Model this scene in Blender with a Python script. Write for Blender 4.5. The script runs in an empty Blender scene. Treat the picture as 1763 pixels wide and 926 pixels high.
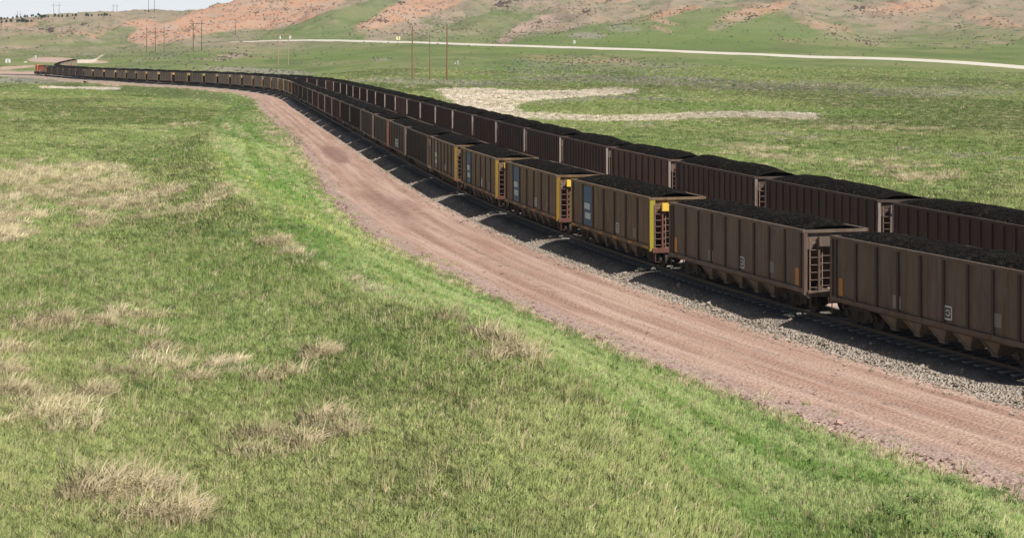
import bpy, math, random
import numpy as np

random.seed(7)
RNG = np.random.default_rng(11)
SC = bpy.context.scene
COL = SC.collection

# ------------------------------------------------------------------ survey
F = 3030.0          # focal length in photo pixels
PX, PY = 600.0, 71.6  # principal point / level horizon in the photo
CAM_H = 12.1

def px_to_X(x, Y):
    return (x - PX) * Y / F

def to_px(X, Y, z):
    return PX + X * F / Y, PY + (CAM_H - z) * F / Y

# ------------------------------------------------------------------ noise
_perm = RNG.random((256, 256)).astype(np.float32)
def vnoise(x, y):
    xi = np.floor(x).astype(np.int64); yi = np.floor(y).astype(np.int64)
    fx = x - xi; fy = y - yi
    fx = fx * fx * (3 - 2 * fx); fy = fy * fy * (3 - 2 * fy)
    a = _perm[xi & 255, yi & 255]; b = _perm[(xi + 1) & 255, yi & 255]
    c = _perm[xi & 255, (yi + 1) & 255]; d = _perm[(xi + 1) & 255, (yi + 1) & 255]
    return (a * (1 - fx) + b * fx) * (1 - fy) + (c * (1 - fx) + d * fx) * fy
def fbm(x, y, octv=4, gain=0.5):
    s = 0; amp = 1.0; tot = 0
    for o in range(octv):
        s = s + amp * vnoise(x * 2**o + 17.3 * o, y * 2**o + 41.7 * o); tot += amp; amp *= gain
    return s / tot - 0.5
def sstep(a, b, x):
    t = np.clip((x - a) / (b - a), 0, 1)
    return t * t * (3 - 2 * t)

# ------------------------------------------------------------------ tracks
T1PX = [(1123.5,342.4),(958,303),(851.6,272.8),(782,250),(735.5,233),(697.7,218),(667,205.8),(641,195.4),(621.5,186.5),(601,180),(585,173.5),(571,168.3),(559,162.5),(547,158),(538,154.7),(529,151),(521,147.6),(512,144.5),(507,142.4),(504,140),(497,138.3),(489,136.8),(480,135.2),(468.6,133.2),(452.8,130.6),(436,129.2),(416,128),(395,127.2),(373.7,126.7),(351.3,126.3),(324.5,125.8),(295.4,125),(269.9,124.3),(249,123),(232.6,122),(218.3,121.5),(199,121),(177.5,120),(156.2,119.3),(141.6,118.9),(130,118.4),(119,118),(108.5,117.3),(98,116.6),(89,116)]
T2PX = [(1151.7,274.1),(1043,252.3),(962.3,234.8),(901.9,219.3),(853.4,207.6),(813,196.7),(779,188.5),(749,180.7),(723,174.2),(700.3,169.5),(680.2,164.7),(662.1,160.5),(645.9,156),(631.7,151.8),(618.9,148.9),(607.2,145.6),(596.9,143.4),(586.5,141),(574.8,139.1),(561.9,137.2),(547,135.7),(529.5,134.2),(510,132.7)]
PITCH = 16.1
def chain(T, Z0):
    out = []
    Z = Z0
    for i, (x, y) in enumerate(T):
        a = (x - PX) / F
        if i:
            X0, Zp = out[-1]
            A = a*a + 1; B = -2*(a*X0 + Zp); C = X0*X0 + Zp*Zp - PITCH**2
            Z = (-B + math.sqrt(max(B*B - 4*A*C, 0))) / (2*A)
        out.append((a*Z, Z))
    return np.array(out)
def smooth(a, n=2):
    a = a.copy()
    for _ in range(n):
        b = a.copy(); b[1:-1] = .25*a[:-2] + .5*a[1:-1] + .25*a[2:]; a = b
    return a

class Path:
    def __init__(self, pts, zs):
        # pts: corner line of the cars' left top edge; shift by half a car to the centre line
        pts = np.array(pts, float)
        d = np.gradient(pts, axis=0); d /= np.linalg.norm(d, axis=1)[:, None]
        nrm = np.stack([d[:, 1], -d[:, 0]], 1)
        c = pts + nrm * 1.58
        # dense resample
        seg = np.r_[0, np.cumsum(np.linalg.norm(np.diff(c, axis=0), axis=1))]
        s = np.arange(0, seg[-1], 1.0)
        X = np.interp(s, seg, c[:, 0]); Y = np.interp(s, seg, c[:, 1]); Z = np.interp(s, seg, zs)
        k = np.ones(25) / 25
        def sm(v):
            p = np.r_[2*v[0] - v[12:0:-1], v, 2*v[-1] - v[-2:-14:-1]]
            return np.convolve(p, k, 'valid')
        self.X, self.Y, self.Z, self.s = sm(sm(X)), sm(sm(Y)), sm(sm(Z)), s
    def at(self, s):
        return np.array([np.interp(s, self.s, self.X), np.interp(s, self.s, self.Y), np.interp(s, self.s, self.Z)])
    def s_of_Y(self, Y):
        return float(np.interp(Y, self.Y, self.s))

near1 = [(44.2, 17.5), (36.8, 32.0), (30.4, 46.9), (24.85, 62.0), (20.05, 77.3)]
c1 = smooth(chain(T1PX, 92.9), 1)
tail1 = [(-136.6, 795.0), (-142.5, 810.0), (-151, 824.0), (-164, 836.0), (-182, 846.0), (-205, 852.0), (-240, 856)]
p1 = np.vstack([near1, c1, tail1])
z1 = np.interp(p1[:, 1], [0, 120, 220, 320, 450, 620, 800, 900], [0.0, 0.02, -0.1, -0.42, -1.0, -2.2, -3.25, -3.6])
TR1 = Path(p1, z1)
near2 = [(46.9, 15.0), (42.4, 30.0), (38.4, 45.2), (34.5, 60.9), (31.0, 76.6), (27.9, 92.4), (25.06, 108.3)]
c2 = smooth(chain(T2PX, 124.19), 1)
tail2 = [(-22.8, 511), (-44.1, 572.8), (-68.2, 631.6), (-93, 691), (-113.4, 751.6), (-124.6, 785), (-135, 812), (-141.3, 838), (-143.3, 870), (-142.6, 905), (-139, 940), (-131, 985)]
p2 = np.vstack([near2, c2, tail2])
z2 = np.interp(p2[:, 1], [0, 124, 220, 320, 450, 630, 750, 800, 835, 870, 915, 990], [0.0, 0.0, -0.2, -0.6, -1.2, -2.2, -3.0, -3.1, -2.8, -1.9, -0.9, 0.2])
TR2 = Path(p2, z2)

def track_d(P, X, Y):
    """signed distance right of the centre line (flat approximation in Y) and rail height"""
    Xc = np.interp(Y, P.Y[:: 4], P.X[:: 4])
    sl = np.gradient(P.X, P.Y + np.arange(len(P.Y)) * 1e-6)
    sl = np.clip(np.interp(Y, P.Y, sl), -1.5, 1.5)
    return (X - Xc) / np.sqrt(1 + sl * sl), np.interp(Y, P.Y, P.Z)

# ------------------------------------------------------------------ ground-cover map (which plants and soils grow where)
MX0, MY0, MW, MH = -300, -60, 2700, 1120
def canvas(): return np.zeros((MH, MW), np.float32)
def poly(c, pts, v=1.0):
    pts = np.array(pts, float) - [MX0, MY0]
    x0, y0 = np.floor(pts.min(0)).astype(int); x1, y1 = np.ceil(pts.max(0)).astype(int) + 1
    x0 = max(x0, 0); y0 = max(y0, 0); x1 = min(x1, MW); y1 = min(y1, MH)
    gx, gy = np.meshgrid(np.arange(x0, x1) + .5, np.arange(y0, y1) + .5)
    ins = np.zeros(gx.shape, bool)
    for (ax, ay), (bx, by) in zip(pts, np.roll(pts, -1, 0)):
        cond = ((ay > gy) != (by > gy))
        with np.errstate(divide='ignore', invalid='ignore'):
            xi = (bx - ax) * (gy - ay) / (by - ay) + ax
        ins ^= cond & (gx < xi)
    sub = c[y0:y1, x0:x1]; sub[ins] = np.maximum(sub[ins], v)
def ell(c, cx, cy, rx, ry, ang=0, v=1.0):
    cx -= MX0; cy -= MY0; R = int(max(rx, ry) * 1.6) + 3
    x0, x1, y0, y1 = max(int(cx - R), 0), min(int(cx + R), MW), max(int(cy - R), 0), min(int(cy + R), MH)
    if x1 <= x0 or y1 <= y0: return
    gx, gy = np.meshgrid(np.arange(x0, x1) + .5 - cx, np.arange(y0, y1) + .5 - cy)
    a = math.radians(ang); u = gx * math.cos(a) + gy * math.sin(a); w = -gx * math.sin(a) + gy * math.cos(a)
    q = np.sqrt((u / rx) ** 2 + (w / ry) ** 2)
    val = v * (1 - sstep(0.65, 1.35, q)).astype(np.float32)
    c[y0:y1, x0:x1] = np.maximum(c[y0:y1, x0:x1], val)
def line(c, pts, th, v=1.0):
    for (ax, ay), (bx, by) in zip(pts[:-1], pts[1:]):
        m = max(int(math.hypot(bx - ax, by - ay) / max(th * .5, .7)), 1)
        for k in range(m + 1):
            t = k / m; ell(c, ax + (bx - ax) * t, ay + (by - ay) * t, th * 1.6, th, 0, v)
def blur(c, ry, rx=None):
    rx = rx or ry
    for ax, r in ((0, ry), (1, rx)):
        r = int(r)
        if r < 1: continue
        for _ in range(2):
            cs = np.cumsum(np.pad(c, [(r + 1, r) if i == ax else (0, 0) for i in (0, 1)], mode='edge'), axis=ax)
            L = c.shape[ax]
            c = (np.take(cs, np.arange(2*r+1, 2*r+1+L), ax) - np.take(cs, np.arange(0, L), ax)) / (2*r+1)
    return c.astype(np.float32)

DRY, RED, PALE, SAGE, DIRT, SCREE, YEL, LUSH = [canvas() for _ in range(8)]
# dry bunch grass
poly(DRY, [(-300,285),(0,288),(120,285),(220,300),(300,335),(430,368),(450,385),(330,392),(200,398),(90,405),(0,430),(-300,440)], .62)
ell(DRY, 60,330,90,26,5,.78); ell(DRY, 245,370,80,12,0,.85); ell(DRY, 30,385,60,22,0,.7); ell(DRY, 390,350,40,14,20,.7); ell(DRY, 0,300,60,14,0,.7)
DRY[:] = blur(DRY, 9, 22)
line(DRY, [(432,180),(455,215),(480,245),(530,285),(556,312)], 9, .85); ell(DRY, 515,262,26,20,40,.95); ell(DRY, 470,222,16,12,30,.8)
line(DRY, [(350,185),(365,197)], 4, .8); ell(DRY, 378,241,22,3,0,.8); ell(DRY, 320,220,24,3,0,.7); line(DRY, [(390,222),(420,238)], 4, .9); ell(DRY, 406,193,8,4,30,.7)
line(DRY, [(452,411),(490,432),(540,455),(590,480),(640,506)], 3.5, .85); line(DRY, [(620,488),(655,520)], 4, .6)
line(DRY, [(110,166),(140,170)], 4, .6); ell(DRY, 290,161,40,3,0,.6); line(DRY, [(250,199),(290,201),(320,203)], 1.6, .95); ell(DRY, 60,195,90,14,0,.45); ell(DRY, 25,205,40,8,0,.55)
line(DRY, [(420,163),(445,190)], 6, .8); line(DRY, [(560,320),(620,372),(690,440),(760,480),(830,506)], 5, .5); ell(DRY, 225,145,12,3,0,.8)
for cx, cy, rx, ry, v in ((120,560,150,26,.28),(330,640,170,30,.26),(40,720,180,50,.28),(480,760,120,40,.2),(250,850,200,50,.26),(560,620,60,20,.2),(-100,620,120,40,.3)): ell(DRY, cx, cy, rx, ry, 4, v)
line(DRY, [(640,506),(760,560),(900,620),(1000,680)], 7, .55)
line(DRY, [(1080,207),(1250,204),(1420,215),(1600,224)], 9, .8); ell(DRY, 1300,265,90,12,6,.55); ell(DRY, 1560,300,110,16,8,.55)
ell(DRY, 700,150,50,4,0,.6); ell(DRY, 1130,197,60,5,0,.7); ell(DRY, 1230,165,120,7,0,.55); ell(DRY, 1480,180,140,10,3,.6)
# burnt-red clinker soil
poly(RED, [(215,66),(240,48),(290,39),(345,14),(400,3),(440,-20),(640,-30),(600,0),(570,18),(525,36),(470,52),(420,50),(360,58),(320,68),(265,79),(230,76)], .88)
poly(RED, [(600,50),(640,30),(665,12),(725,-10),(800,-20),(800,6),(745,24),(700,38),(640,53)], .72)
for cx, cy, rx, ry, a, v in ((240,40,34,7,-5,.8),(105,62,12,3,-10,.8),(140,57,22,3,5,.85),(162,63,26,3.5,-12,.7),(30,45,40,6,0,.55),(80,36,40,4,0,.5),(4,45,9,2,0,.8),(85,80,10,2,-5,.7),(185,50,22,4,-15,.6),(250,80,16,2,0,.6),
    (1150,24,38,8,-15,.8),(1140,51,24,5,15,.8),(1152,40,22,4,10,.8),(1185,14,26,5,0,.75),(1040,2,60,5,0,.6),(1075,17,30,4,0,.6),(965,103,95,8,3,.5),(1060,104,50,6,8,.55),(990,20,30,8,0,.5),(960,45,22,8,-30,.6),(1040,80,14,1.5,0,.6),
    (1300,20,70,12,-12,.75),(1420,45,60,9,10,.6),(1560,12,90,14,-8,.75),(1700,35,70,12,12,.6),(1360,70,50,5,4,.45),(1640,80,70,6,6,.4),(465,62,16,2,-20,.8),(520,40,10,2,0,.7),(575,38,14,3,-10,.6)): ell(RED, cx, cy, rx, ry, a, v * (.86 if cx > 600 else 1))
# grey-pink scree
for cx, cy, rx, ry, a, v in ((885,58,46,9,-32,.85),(930,40,50,14,-20,.7),(640,42,50,9,-25,.6),(760,25,46,12,0,.5),(690,30,30,8,-20,.6),(810,55,40,8,0,.45),(400,97,45,7,-8,.7),(335,104,40,4,-10,.5),(70,52,46,6,10,.6),(140,44,30,4,0,.6),(300,105,60,3,0,.4),(870,4,36,8,0,.6),(490,15,36,16,0,.55),(440,46,60,8,-6,.5),
    (60,48,130,12,4,.55),(170,48,60,8,-5,.5),(760,45,60,12,-15,.45),(1000,40,60,10,-25,.4),(1100,30,60,10,-10,.45),(690,48,80,14,-20,.55),(1000,22,60,8,-10,.4),(930,12,90,14,0,.55),(1250,40,40,10,-20,.6),(1480,70,60,8,10,.5),(1720,70,50,8,0,.5)): ell(SCREE, cx, cy, rx, ry, a, v)
# pale cured reeds on the wet flat
ell(PALE, 838,184,56,17,14,1.); poly(PALE, [(742,154),(800,151.5),(900,158),(1000,157),(1060,151),(1102,155),(1090,162),(1000,169),(930,174),(893,181),(878,192),(885,200),(850,205),(800,185),(765,170),(760,161)], .95)
line(PALE, [(885,201),(960,204),(1050,207),(1100,206),(1200,201),(1290,199),(1400,203)], 5.2, .95)
line(PALE, [(70,150.5),(130,152),(205,152.5)], 2.4, .9); line(PALE, [(118,108),(150,107),(165,103),(180,93)], 1.6, .8)
line(PALE, [(0,116),(60,113),(95,107)], 1.0, .7); line(PALE, [(0,129.5),(66,129.5)], 1.0, .8); ell(PALE, 145,106,22,3.2,0,.8)
line(PALE, [(490,48),(520,39)], 1.6, .5); line(PALE, [(855,73),(960,60)], .8, .3); ell(PALE, 705,150,30,2.2,0,.35)
line(PALE, [(-200,92),(0,90.5),(60,88.5),(180,85),(260,80.5),(330,77.5),(440,73.5)], .8, .55)
# sage
for cx, cy, rx, ry, a, v in ((1030,112,190,16,3,.5),(760,143,140,6,2,.8),(1000,136,140,7,0,.7),(1150,140,120,8,0,.8),(640,140,50,4,0,.7),(950,120,110,9,0,.5),(1000,172,110,5,-6,.6),(1120,172,90,4,0,.7),(900,62,60,9,0,.3),(740,60,60,14,0,.5),(440,122,110,6,3,.7),(560,110,60,3,0,.5),(655,103,22,2.5,0,.8),(230,118,70,4,0,.5),(60,138,90,8,0,.75),(150,100,60,6,0,.4),
    (1010,62,40,7,0,.7),(1075,50,40,8,0,.6),(1110,218,40,5,0,.6),(330,122,60,3,0,.5),(1350,150,160,9,0,.7),(1600,160,160,10,0,.7),(1400,240,120,8,4,.5),(1650,270,120,8,5,.5),(270,100,60,7,-10,.5)): ell(SAGE, cx, cy, rx, ry, a, v)
# pink dirt yard at the far junction
ell(DIRT, 88,103.5,42,4.5,0,.95); ell(DIRT, 20,117,48,2.6,-4,.8); line(DIRT, [(20,126),(66,125)], 2, .7); ell(DIRT, 160,107,30,3,0,.7); ell(DIRT, 190,146,22,3,8,.8); line(DIRT, [(100,137),(200,142)], 3.5, .8)
line(DIRT, [(560,315),(640,385),(720,440),(850,505)], 5, .35)
for q_ in ((60,66,160,7,-4,.55),(180,58,70,6,-8,.45),(120,76,180,5,0,.5),(60,44,60,3,0,.35),(950,124,180,4,2,.5),(820,133,90,3,0,.5),(1150,128,110,4,4,.5),(620,90,120,5,3,.45),(900,88,130,3,3,.5),(330,95,70,4,-5,.4),(1400,190,200,7,3,.5),(1550,240,160,9,4,.45),(1400,125,180,5,5,.5)): ell(LUSH, *q_)
# yellow bloom streaks and lush strips on the bank
line(YEL, [(360,254),(450,330),(520,380),(640,440),(700,480)], 2.6, .7); line(YEL, [(480,345),(560,392),(650,432)], 2.2, .6); line(YEL, [(590,400),(660,440),(740,478)], 2.4, .6); line(YEL, [(640,470),(700,500),(800,560)], 3, .6); ell(YEL, 380,300,26,6,35,.35)
ell(LUSH, 760,240-40,10,4,0,.1); ell(LUSH, 990,184,110,7,0,.7); ell(LUSH, 1120,185,100,5,0,.6); ell(LUSH, 1150,58,60,9,0,.6); ell(LUSH, 1180,62,40,14,0,.5); ell(LUSH, 560,40,60,8,-22,.7); ell(LUSH, 250,200,300,18,0,.25); ell(LUSH, 480,395,60,10,20,.6); ell(LUSH, 260,330,70,10,5,.5); ell(LUSH, 420,470,160,26,0,.45)
poly(LUSH, [(868,75),(1000,47),(1130,24),(1200,14),(1330,12),(1420,60),(1300,85),(1000,80)], .62); poly(LUSH, [(430,70),(480,52),(560,22),(640,2),(690,0),(650,40),(620,70)], .8); poly(LUSH, [(860,60),(900,20),(960,-5),(1010,-5),(930,30)], .4); poly(LUSH, [(690,62),(780,37),(850,19),(890,10),(905,20),(885,55),(868,73),(700,71)], .6); ell(LUSH, 100,50,190,18,0,.3); ell(LUSH, 250,60,60,8,-15,.4)
ell(LUSH, 440,190,20,40,-30,.4); ell(LUSH, 120,160,140,7,3,.7); ell(LUSH, 640,95,140,8,0,.4)
MAPS = dict(dry=blur(DRY, 3, 4), red=blur(RED, 2, 6), pale=blur(PALE, 1, 4), sage=blur(SAGE, 1, 4), dirt=blur(DIRT, 0, 2), scree=blur(SCREE, 2, 7), yel=blur(YEL, 1, 2), lush=blur(LUSH, 1, 4))
def cover(name, x, y):
    m = MAPS[name]
    gx = np.clip(x - MX0 - .5, 0, MW - 2.001); gy = np.clip(y - MY0 - .5, 0, MH - 2.001)
    i = gx.astype(int); j = gy.astype(int); fx = gx - i; fy = gy - j
    return (m[j, i] * (1-fx) + m[j, i+1] * fx) * (1-fy) + (m[j+1, i] * (1-fx) + m[j+1, i+1] * fx) * fy

# ------------------------------------------------------------------ terrain height
CP = []
def P_(x, y, Z): CP.append((x, Z, CAM_H - (y - PY) * Z / F))
def Q_(x, Z, z): CP.append((x, Z, z))
for Z, z, xc, zc in ((14, -.1, 2600, .8), (40, .2, 1585, 1.5), (70, .4, 773, 1.9), (110, .5, 450, 2.1), (160, .4, 390, 2.0), (198, .2, 366, 1.6)):
    for x in (-900, -300, 0): Q_(x, Z, z)
    Q_(xc - 25000 / Z ** 1.1, Z, z + .15); Q_(xc, Z, zc); Q_(xc + 6500 / Z, Z, zc + .1)
for Z, zl, zr in ((238, -.5, -2.0), (285, -1.7, -1.0), (340, -2.8, -2.2)):
    for x in (-900, -300, 0, 200): Q_(x, Z, zl)
    for x in (370, 430, 520): Q_(x, Z, zr)
for Z, z in ((420, -4.0), (500, -4.8), (600, -5.4), (720, -6.1)):
    for x in (-900, -300, 0, 250, 420): Q_(x, Z, z)
Q_(-300, 830, -5.2); Q_(-900, 830, -5.0); Q_(20, 840, -4.8)
for x, Z in ((1300, 14), (1300, 40), (2000, 40), (2600, 40), (1763, 90), (2300, 90), (1500, 140), (2100, 140)): Q_(x, Z, -1.2)
for a in [(740,140,640),(900,150,560),(900,185,400),(900,200,350),(1100,160,520),(1100,190,380),(1200,250,240),(1200,205,330),(1500,210,330),(1763,250,240),(1763,350,140),(2200,250,240),(640,138,630),(1400,160,520),(1763,170,480),(2200,170,480),
          (500,118,850),(500,100,1020),(400,113,880),(400,90,1100),(300,111,860),(300,95,1000),(200,106,930),(130,106,940),(60,106,950),(0,112,900),(0,100,1030),(0,90,1200),(100,88,1200),(200,84.5,1220),(-300,105,950),(-300,88,1200),(320,77,1250),
          (500,69.5,1250),(600,71,1160),(700,74,1080),(860,79.2,1020),(1000,83.8,980),(1200,91.5,930),(1400,100,880),(1763,119,800),(2200,130,750),
          (900,130,700),(1000,108,830),(1000,95,890),(900,95,900),(1150,100,850),(700,110,800),(700,85,980),(600,100,930),(1200,125,690),(1500,130,680),
          (870,73,1100),(1000,45,1180),(1130,22,1250),(1200,10,1300),(1200,60,1080),(1100,60,1100),(1000,70,1070),
          (1000,35,1500),(1000,15,1700),(1000,-12,1900),(870,60,1250),(870,40,1450),(870,10,1700),(870,-15,1950),(1130,10,1700),(1200,0,1750),(1200,-20,2000),
          (700,60,1300),(700,40,1500),(700,15,1750),(700,-10,2000),(780,30,1550),
          (480,52,1400),(560,22,1550),(640,2,1700),(430,68,1300),(640,45,1350),(560,55,1300),
          (480,30,1850),(480,-5,2100),(345,60,1500),(345,40,1750),(345,14,2050),(400,3,2100),(400,40,1750),(290,55,1550),(290,36,1800),(290,17,2500),(250,20,2500),(200,26,2500),(130,28,2500),(60,33,2600),(0,38,2700),
          (0,80,1300),(0,60,1600),(0,45,1900),(100,75,1350),(100,55,1600),(100,35,2000),(100,30,2300),(200,70,1400),(200,50,1650),(200,31,2100),(-300,80,1300),(-300,45,1900),(-300,40,2700),
          (1500,95,900),(1500,60,1150),(1500,20,1500),(1500,-25,1900),(1350,10,1450),(1763,105,850),(1763,60,1120),(1763,15,1450),(1763,-25,1800),(2200,105,850),(2200,20,1450),(2200,-25,1800),(1600,40,1300)]:
    P_(*a)
for a in [(1000,1300,20),(1130,1400,29),(1200,1450,35),(480,1550,20),(560,1700,34),(345,2350,44),(400,2450,54),(290,2000,29),(0,2150,27),(0,3300,44),(200,3300,46),(345,3300,46),(600,3300,80),(1000,3300,110),(1763,3300,110),(-300,3300,44),(2200,3300,110)]:
    Q_(*a)
CP = np.array(CP)
_cu = np.stack([CP[:, 0] / 220.0, 4.2 * np.log(CP[:, 1])], 1)
_sc = 1.0 / np.maximum(CP[:, 1], 60.0)       # work on height/distance so far hills do not ring into the near field
_val = (CP[:, 2] - CAM_H) / np.maximum(CP[:, 1], 1)
def _phi(r2): return np.where(r2 > 1e-12, r2 * np.log(np.maximum(r2, 1e-12)) * 0.5, 0)
n = len(CP)
_K = _phi(((_cu[:, None, :] - _cu[None]) ** 2).sum(-1)) + np.eye(n) * 0.02
_Pm = np.c_[np.ones(n), _cu]
_A = np.block([[_K, _Pm], [_Pm.T, np.zeros((3, 3))]])
_w = np.linalg.solve(_A, np.r_[_val, 0, 0, 0])
def base_z(x, Y):
    out = np.empty(x.shape)
    xf, Yf, of = x.ravel(), Y.ravel(), out.ravel()
    for a in range(0, len(xf), 60000):
        u = np.stack([np.clip(xf[a:a+60000], -900, 2600) / 220.0, 4.2 * np.log(np.clip(Yf[a:a+60000], 14, 3300))], 1)
        k = _phi(((u[:, None, :] - _cu[None]) ** 2).sum(-1))
        of[a:a+60000] = k @ _w[:n] + _w[n] + u @ _w[n+1:]
    return of.reshape(x.shape) * Y + CAM_H

ROADPX = [(380,76.5,1265),(440,73,1262),(500,69.6,1250),(600,71.2,1160),(700,74.2,1080),(860,79.2,1020),(1000,83.5,980),(1200,90.5,930),(1400,99,880),(1763,118,800),(2000,126,770)]
_rx = np.array([r[0] for r in ROADPX], float); _rZ = np.array([r[2] for r in ROADPX], float)

ROAD_Z = -0.85       # below rail top
def road_edge(Y):    # left edge of the service road, metres from track 1
    return np.interp(Y, [40, 88, 97, 104, 115, 140, 180, 228, 302, 400, 470, 560, 820], [-11.8, -11.3, -11.3, -11.8, -12.2, -11.8, -10.6, -9.4, -10.4, -10.2, -9.2, -8.6, -8.0])
def toe(Y):
    return np.interp(Y, [40, 100, 150, 200, 250, 330, 400, 500, 700], [-21.5, -20.5, -20.3, -20.5, -20.0, -18.5, -16.5, -14.5, -13])

def terrain(X, Y, detail=True):
    X = np.asarray(X, float); Y = np.maximum(np.asarray(Y, float), 10.0)
    x = PX + X * F / Y
    zb = base_z(x, Y)
    d1, r1 = track_d(TR1, X, Y); d2, r2 = track_d(TR2, X, Y)
    far = sstep(500, 1000, Y)
    # hills: gullied noise
    roadY = np.interp(x, _rx, _rZ)
    offroad = np.where(x > 340, sstep(8, 70, np.abs(Y - roadY)), 1.0)
    hill = sstep(900, 1500, Y)
    g1 = fbm(X / 170.0 + 3, Y / 210.0, 5)
    g2 = 1 - np.abs(2 * (fbm(X / 90.0 + 9, Y / 190.0 + 5, 4)))
    zb = zb + offroad * (far * 7.0 * g1 * (0.3 + hill) + hill * 19.0 * (g2 - 0.8))
    g3 = 1 - np.abs(2 * fbm(X / 48.0 + 31, Y / 75.0 + 13, 4)); soilh = np.clip(1.2 - cover('lush', *to_px(X, Y, zb)), .25, 1)
    zb = zb + offroad * soilh * hill * (8.0 * (g3 - .8) + 2.6 * fbm(X / 15.0, Y / 22.0, 4))
    zb = zb + offroad * sstep(300, 800, Y) * 1.1 * fbm(X / 28.0, Y / 34.0, 4)
    zb = zb + 0.55 * fbm(X / 14.0 + 50, Y / 18.0, 4) * sstep(20, 60, Y)
    # rail corridor
    te, re = toe(Y), road_edge(Y)
    dn = d1 + 0.5 * fbm(X / 5.0, Y / 6.0, 3)
    wq = np.clip((dn - te) / (re - te), 0, 1); wl = np.where(Y < 260, .45 * wq + .55 * wq * wq * (3 - 2 * wq), wq * wq * (3 - 2 * wq))
    wr = 1 - sstep(4.6, 13.0, d2 + 1.2 * fbm(X / 8.0, Y / 9.0, 3))
    zc = np.where(d1 > 5.0, r2, r1) + ROAD_Z - 0.03
    mid = sstep(3.0, 6.0, d1) ; zc = r1 * (1 - mid) + r2 * mid + ROAD_Z - 0.03
    w = wl * wr * (1 - sstep(840, 900, Y))
    z = zb * (1 - w) + zc * w
    return z

_Zs = np.geomspace(30, 3200, 2600)
def ray_ground(x, y):
    X = px_to_X(x, _Zs)
    yy = to_px(X, _Zs, terrain(X, _Zs))[1]
    vis = np.minimum.accumulate(yy)
    i = np.nonzero(yy <= y)[0]
    i = i[0] if len(i) else len(_Zs) - 1
    return X[i], _Zs[i], float(terrain(np.array([X[i]]), np.array([_Zs[i]]))[0])

# ------------------------------------------------------------------ materials
class NT:
    def __init__(self, name):
        self.m = bpy.data.materials.new(name); self.m.use_nodes = True
        self.t = self.m.node_tree; self.t.nodes.clear()
        self.out = self.t.nodes.new('ShaderNodeOutputMaterial')
    def n(self, typ, **kw):
        nd = self.t.nodes.new(typ)
        for k, v in kw.items(): setattr(nd, k, v)
        return nd
    def link(self, a, b): self.t.links.new(a, b)
    def val(self, sock, v):
        if hasattr(v, 'is_linked') or hasattr(v, 'links'): self.link(v, sock)
        else: sock.default_value = v
    def pos(self, scale=(1, 1, 1), obj=False):
        g = self.n('ShaderNodeTexCoord').outputs['Object'] if obj else self.n('ShaderNodeNewGeometry').outputs['Position']
        mp = self.n('ShaderNodeMapping'); mp.inputs['Scale'].default_value = scale; self.link(g, mp.inputs['Vector'])
        return mp.outputs[0]
    def noise(self, vec, scale, detail=4, rough=.6, dist=0):
        nd = self.n('ShaderNodeTexNoise'); self.link(vec, nd.inputs['Vector'])
        nd.inputs['Scale'].default_value = scale; nd.inputs['Detail'].default_value = detail; nd.inputs['Roughness'].default_value = rough; nd.inputs['Distortion'].default_value = dist
        return nd.outputs['Fac']
    def voro(self, vec, scale, out='Distance'):
        nd = self.n('ShaderNodeTexVoronoi'); self.link(vec, nd.inputs['Vector']); nd.inputs['Scale'].default_value = scale
        return nd.outputs[out]
    def math(self, op, a, b=0.0, clamp=False):
        nd = self.n('ShaderNodeMath', operation=op, use_clamp=clamp); self.val(nd.inputs[0], a); self.val(nd.inputs[1], b); return nd.outputs[0]
    def ramp(self, fac, lo, hi, a=0.0, b=1.0):
        nd = self.n('ShaderNodeMapRange', interpolation_type='SMOOTHSTEP'); self.val(nd.inputs['Value'], fac)
        for k, v in (('From Min', lo), ('From Max', hi), ('To Min', a), ('To Max', b)): nd.inputs[k].default_value = v
        return nd.outputs[0]
    def mix(self, fac, a, b, blend='MIX'):
        nd = self.n('ShaderNodeMix', data_type='RGBA', blend_type=blend, clamp_factor=True)
        self.val(nd.inputs[0], fac)
        for s, v in ((nd.inputs[6], a), (nd.inputs[7], b)):
            if isinstance(v, (tuple, list)): s.default_value = (*v[:3], 1)
            else: self.link(v, s)
        return nd.outputs[2]
    def attr(self, name, typ='GEOMETRY', out='Color'):
        nd = self.n('ShaderNodeAttribute', attribute_name=name, attribute_type=typ); return nd.outputs[out]
    def sep(self, col):
        nd = self.n('ShaderNodeSeparateColor'); self.link(col, nd.inputs[0]); return nd.outputs[0], nd.outputs[1], nd.outputs[2]
    def bump(self, h, strength, dist):
        nd = self.n('ShaderNodeBump'); self.link(h, nd.inputs['Height']); nd.inputs['Strength'].default_value = strength; nd.inputs['Distance'].default_value = dist
        return nd.outputs[0]
    def hsv(self, col, h=.5, s=1., v=1.):
        nd = self.n('ShaderNodeHueSaturation'); self.link(col, nd.inputs['Color'])
        for k, q in (('Hue', h), ('Saturation', s), ('Value', v)): self.val(nd.inputs[k], q)
        return nd.outputs[0]
    def done(self, col, rough=.9, normal=None, spec=.2, metal=0.0):
        b = self.n('ShaderNodeBsdfPrincipled')
        if isinstance(col, (tuple, list)): b.inputs['Base Color'].default_value = (*col[:3], 1)
        else: self.link(col, b.inputs['Base Color'])
        self.val(b.inputs['Roughness'], rough); b.inputs['Specular IOR Level'].default_value = spec; b.inputs['Metallic'].default_value = metal
        if normal is not None: self.link(normal, b.inputs['Normal'])
        self.link(b.outputs[0], self.out.inputs['Surface']); return self.m

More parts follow.
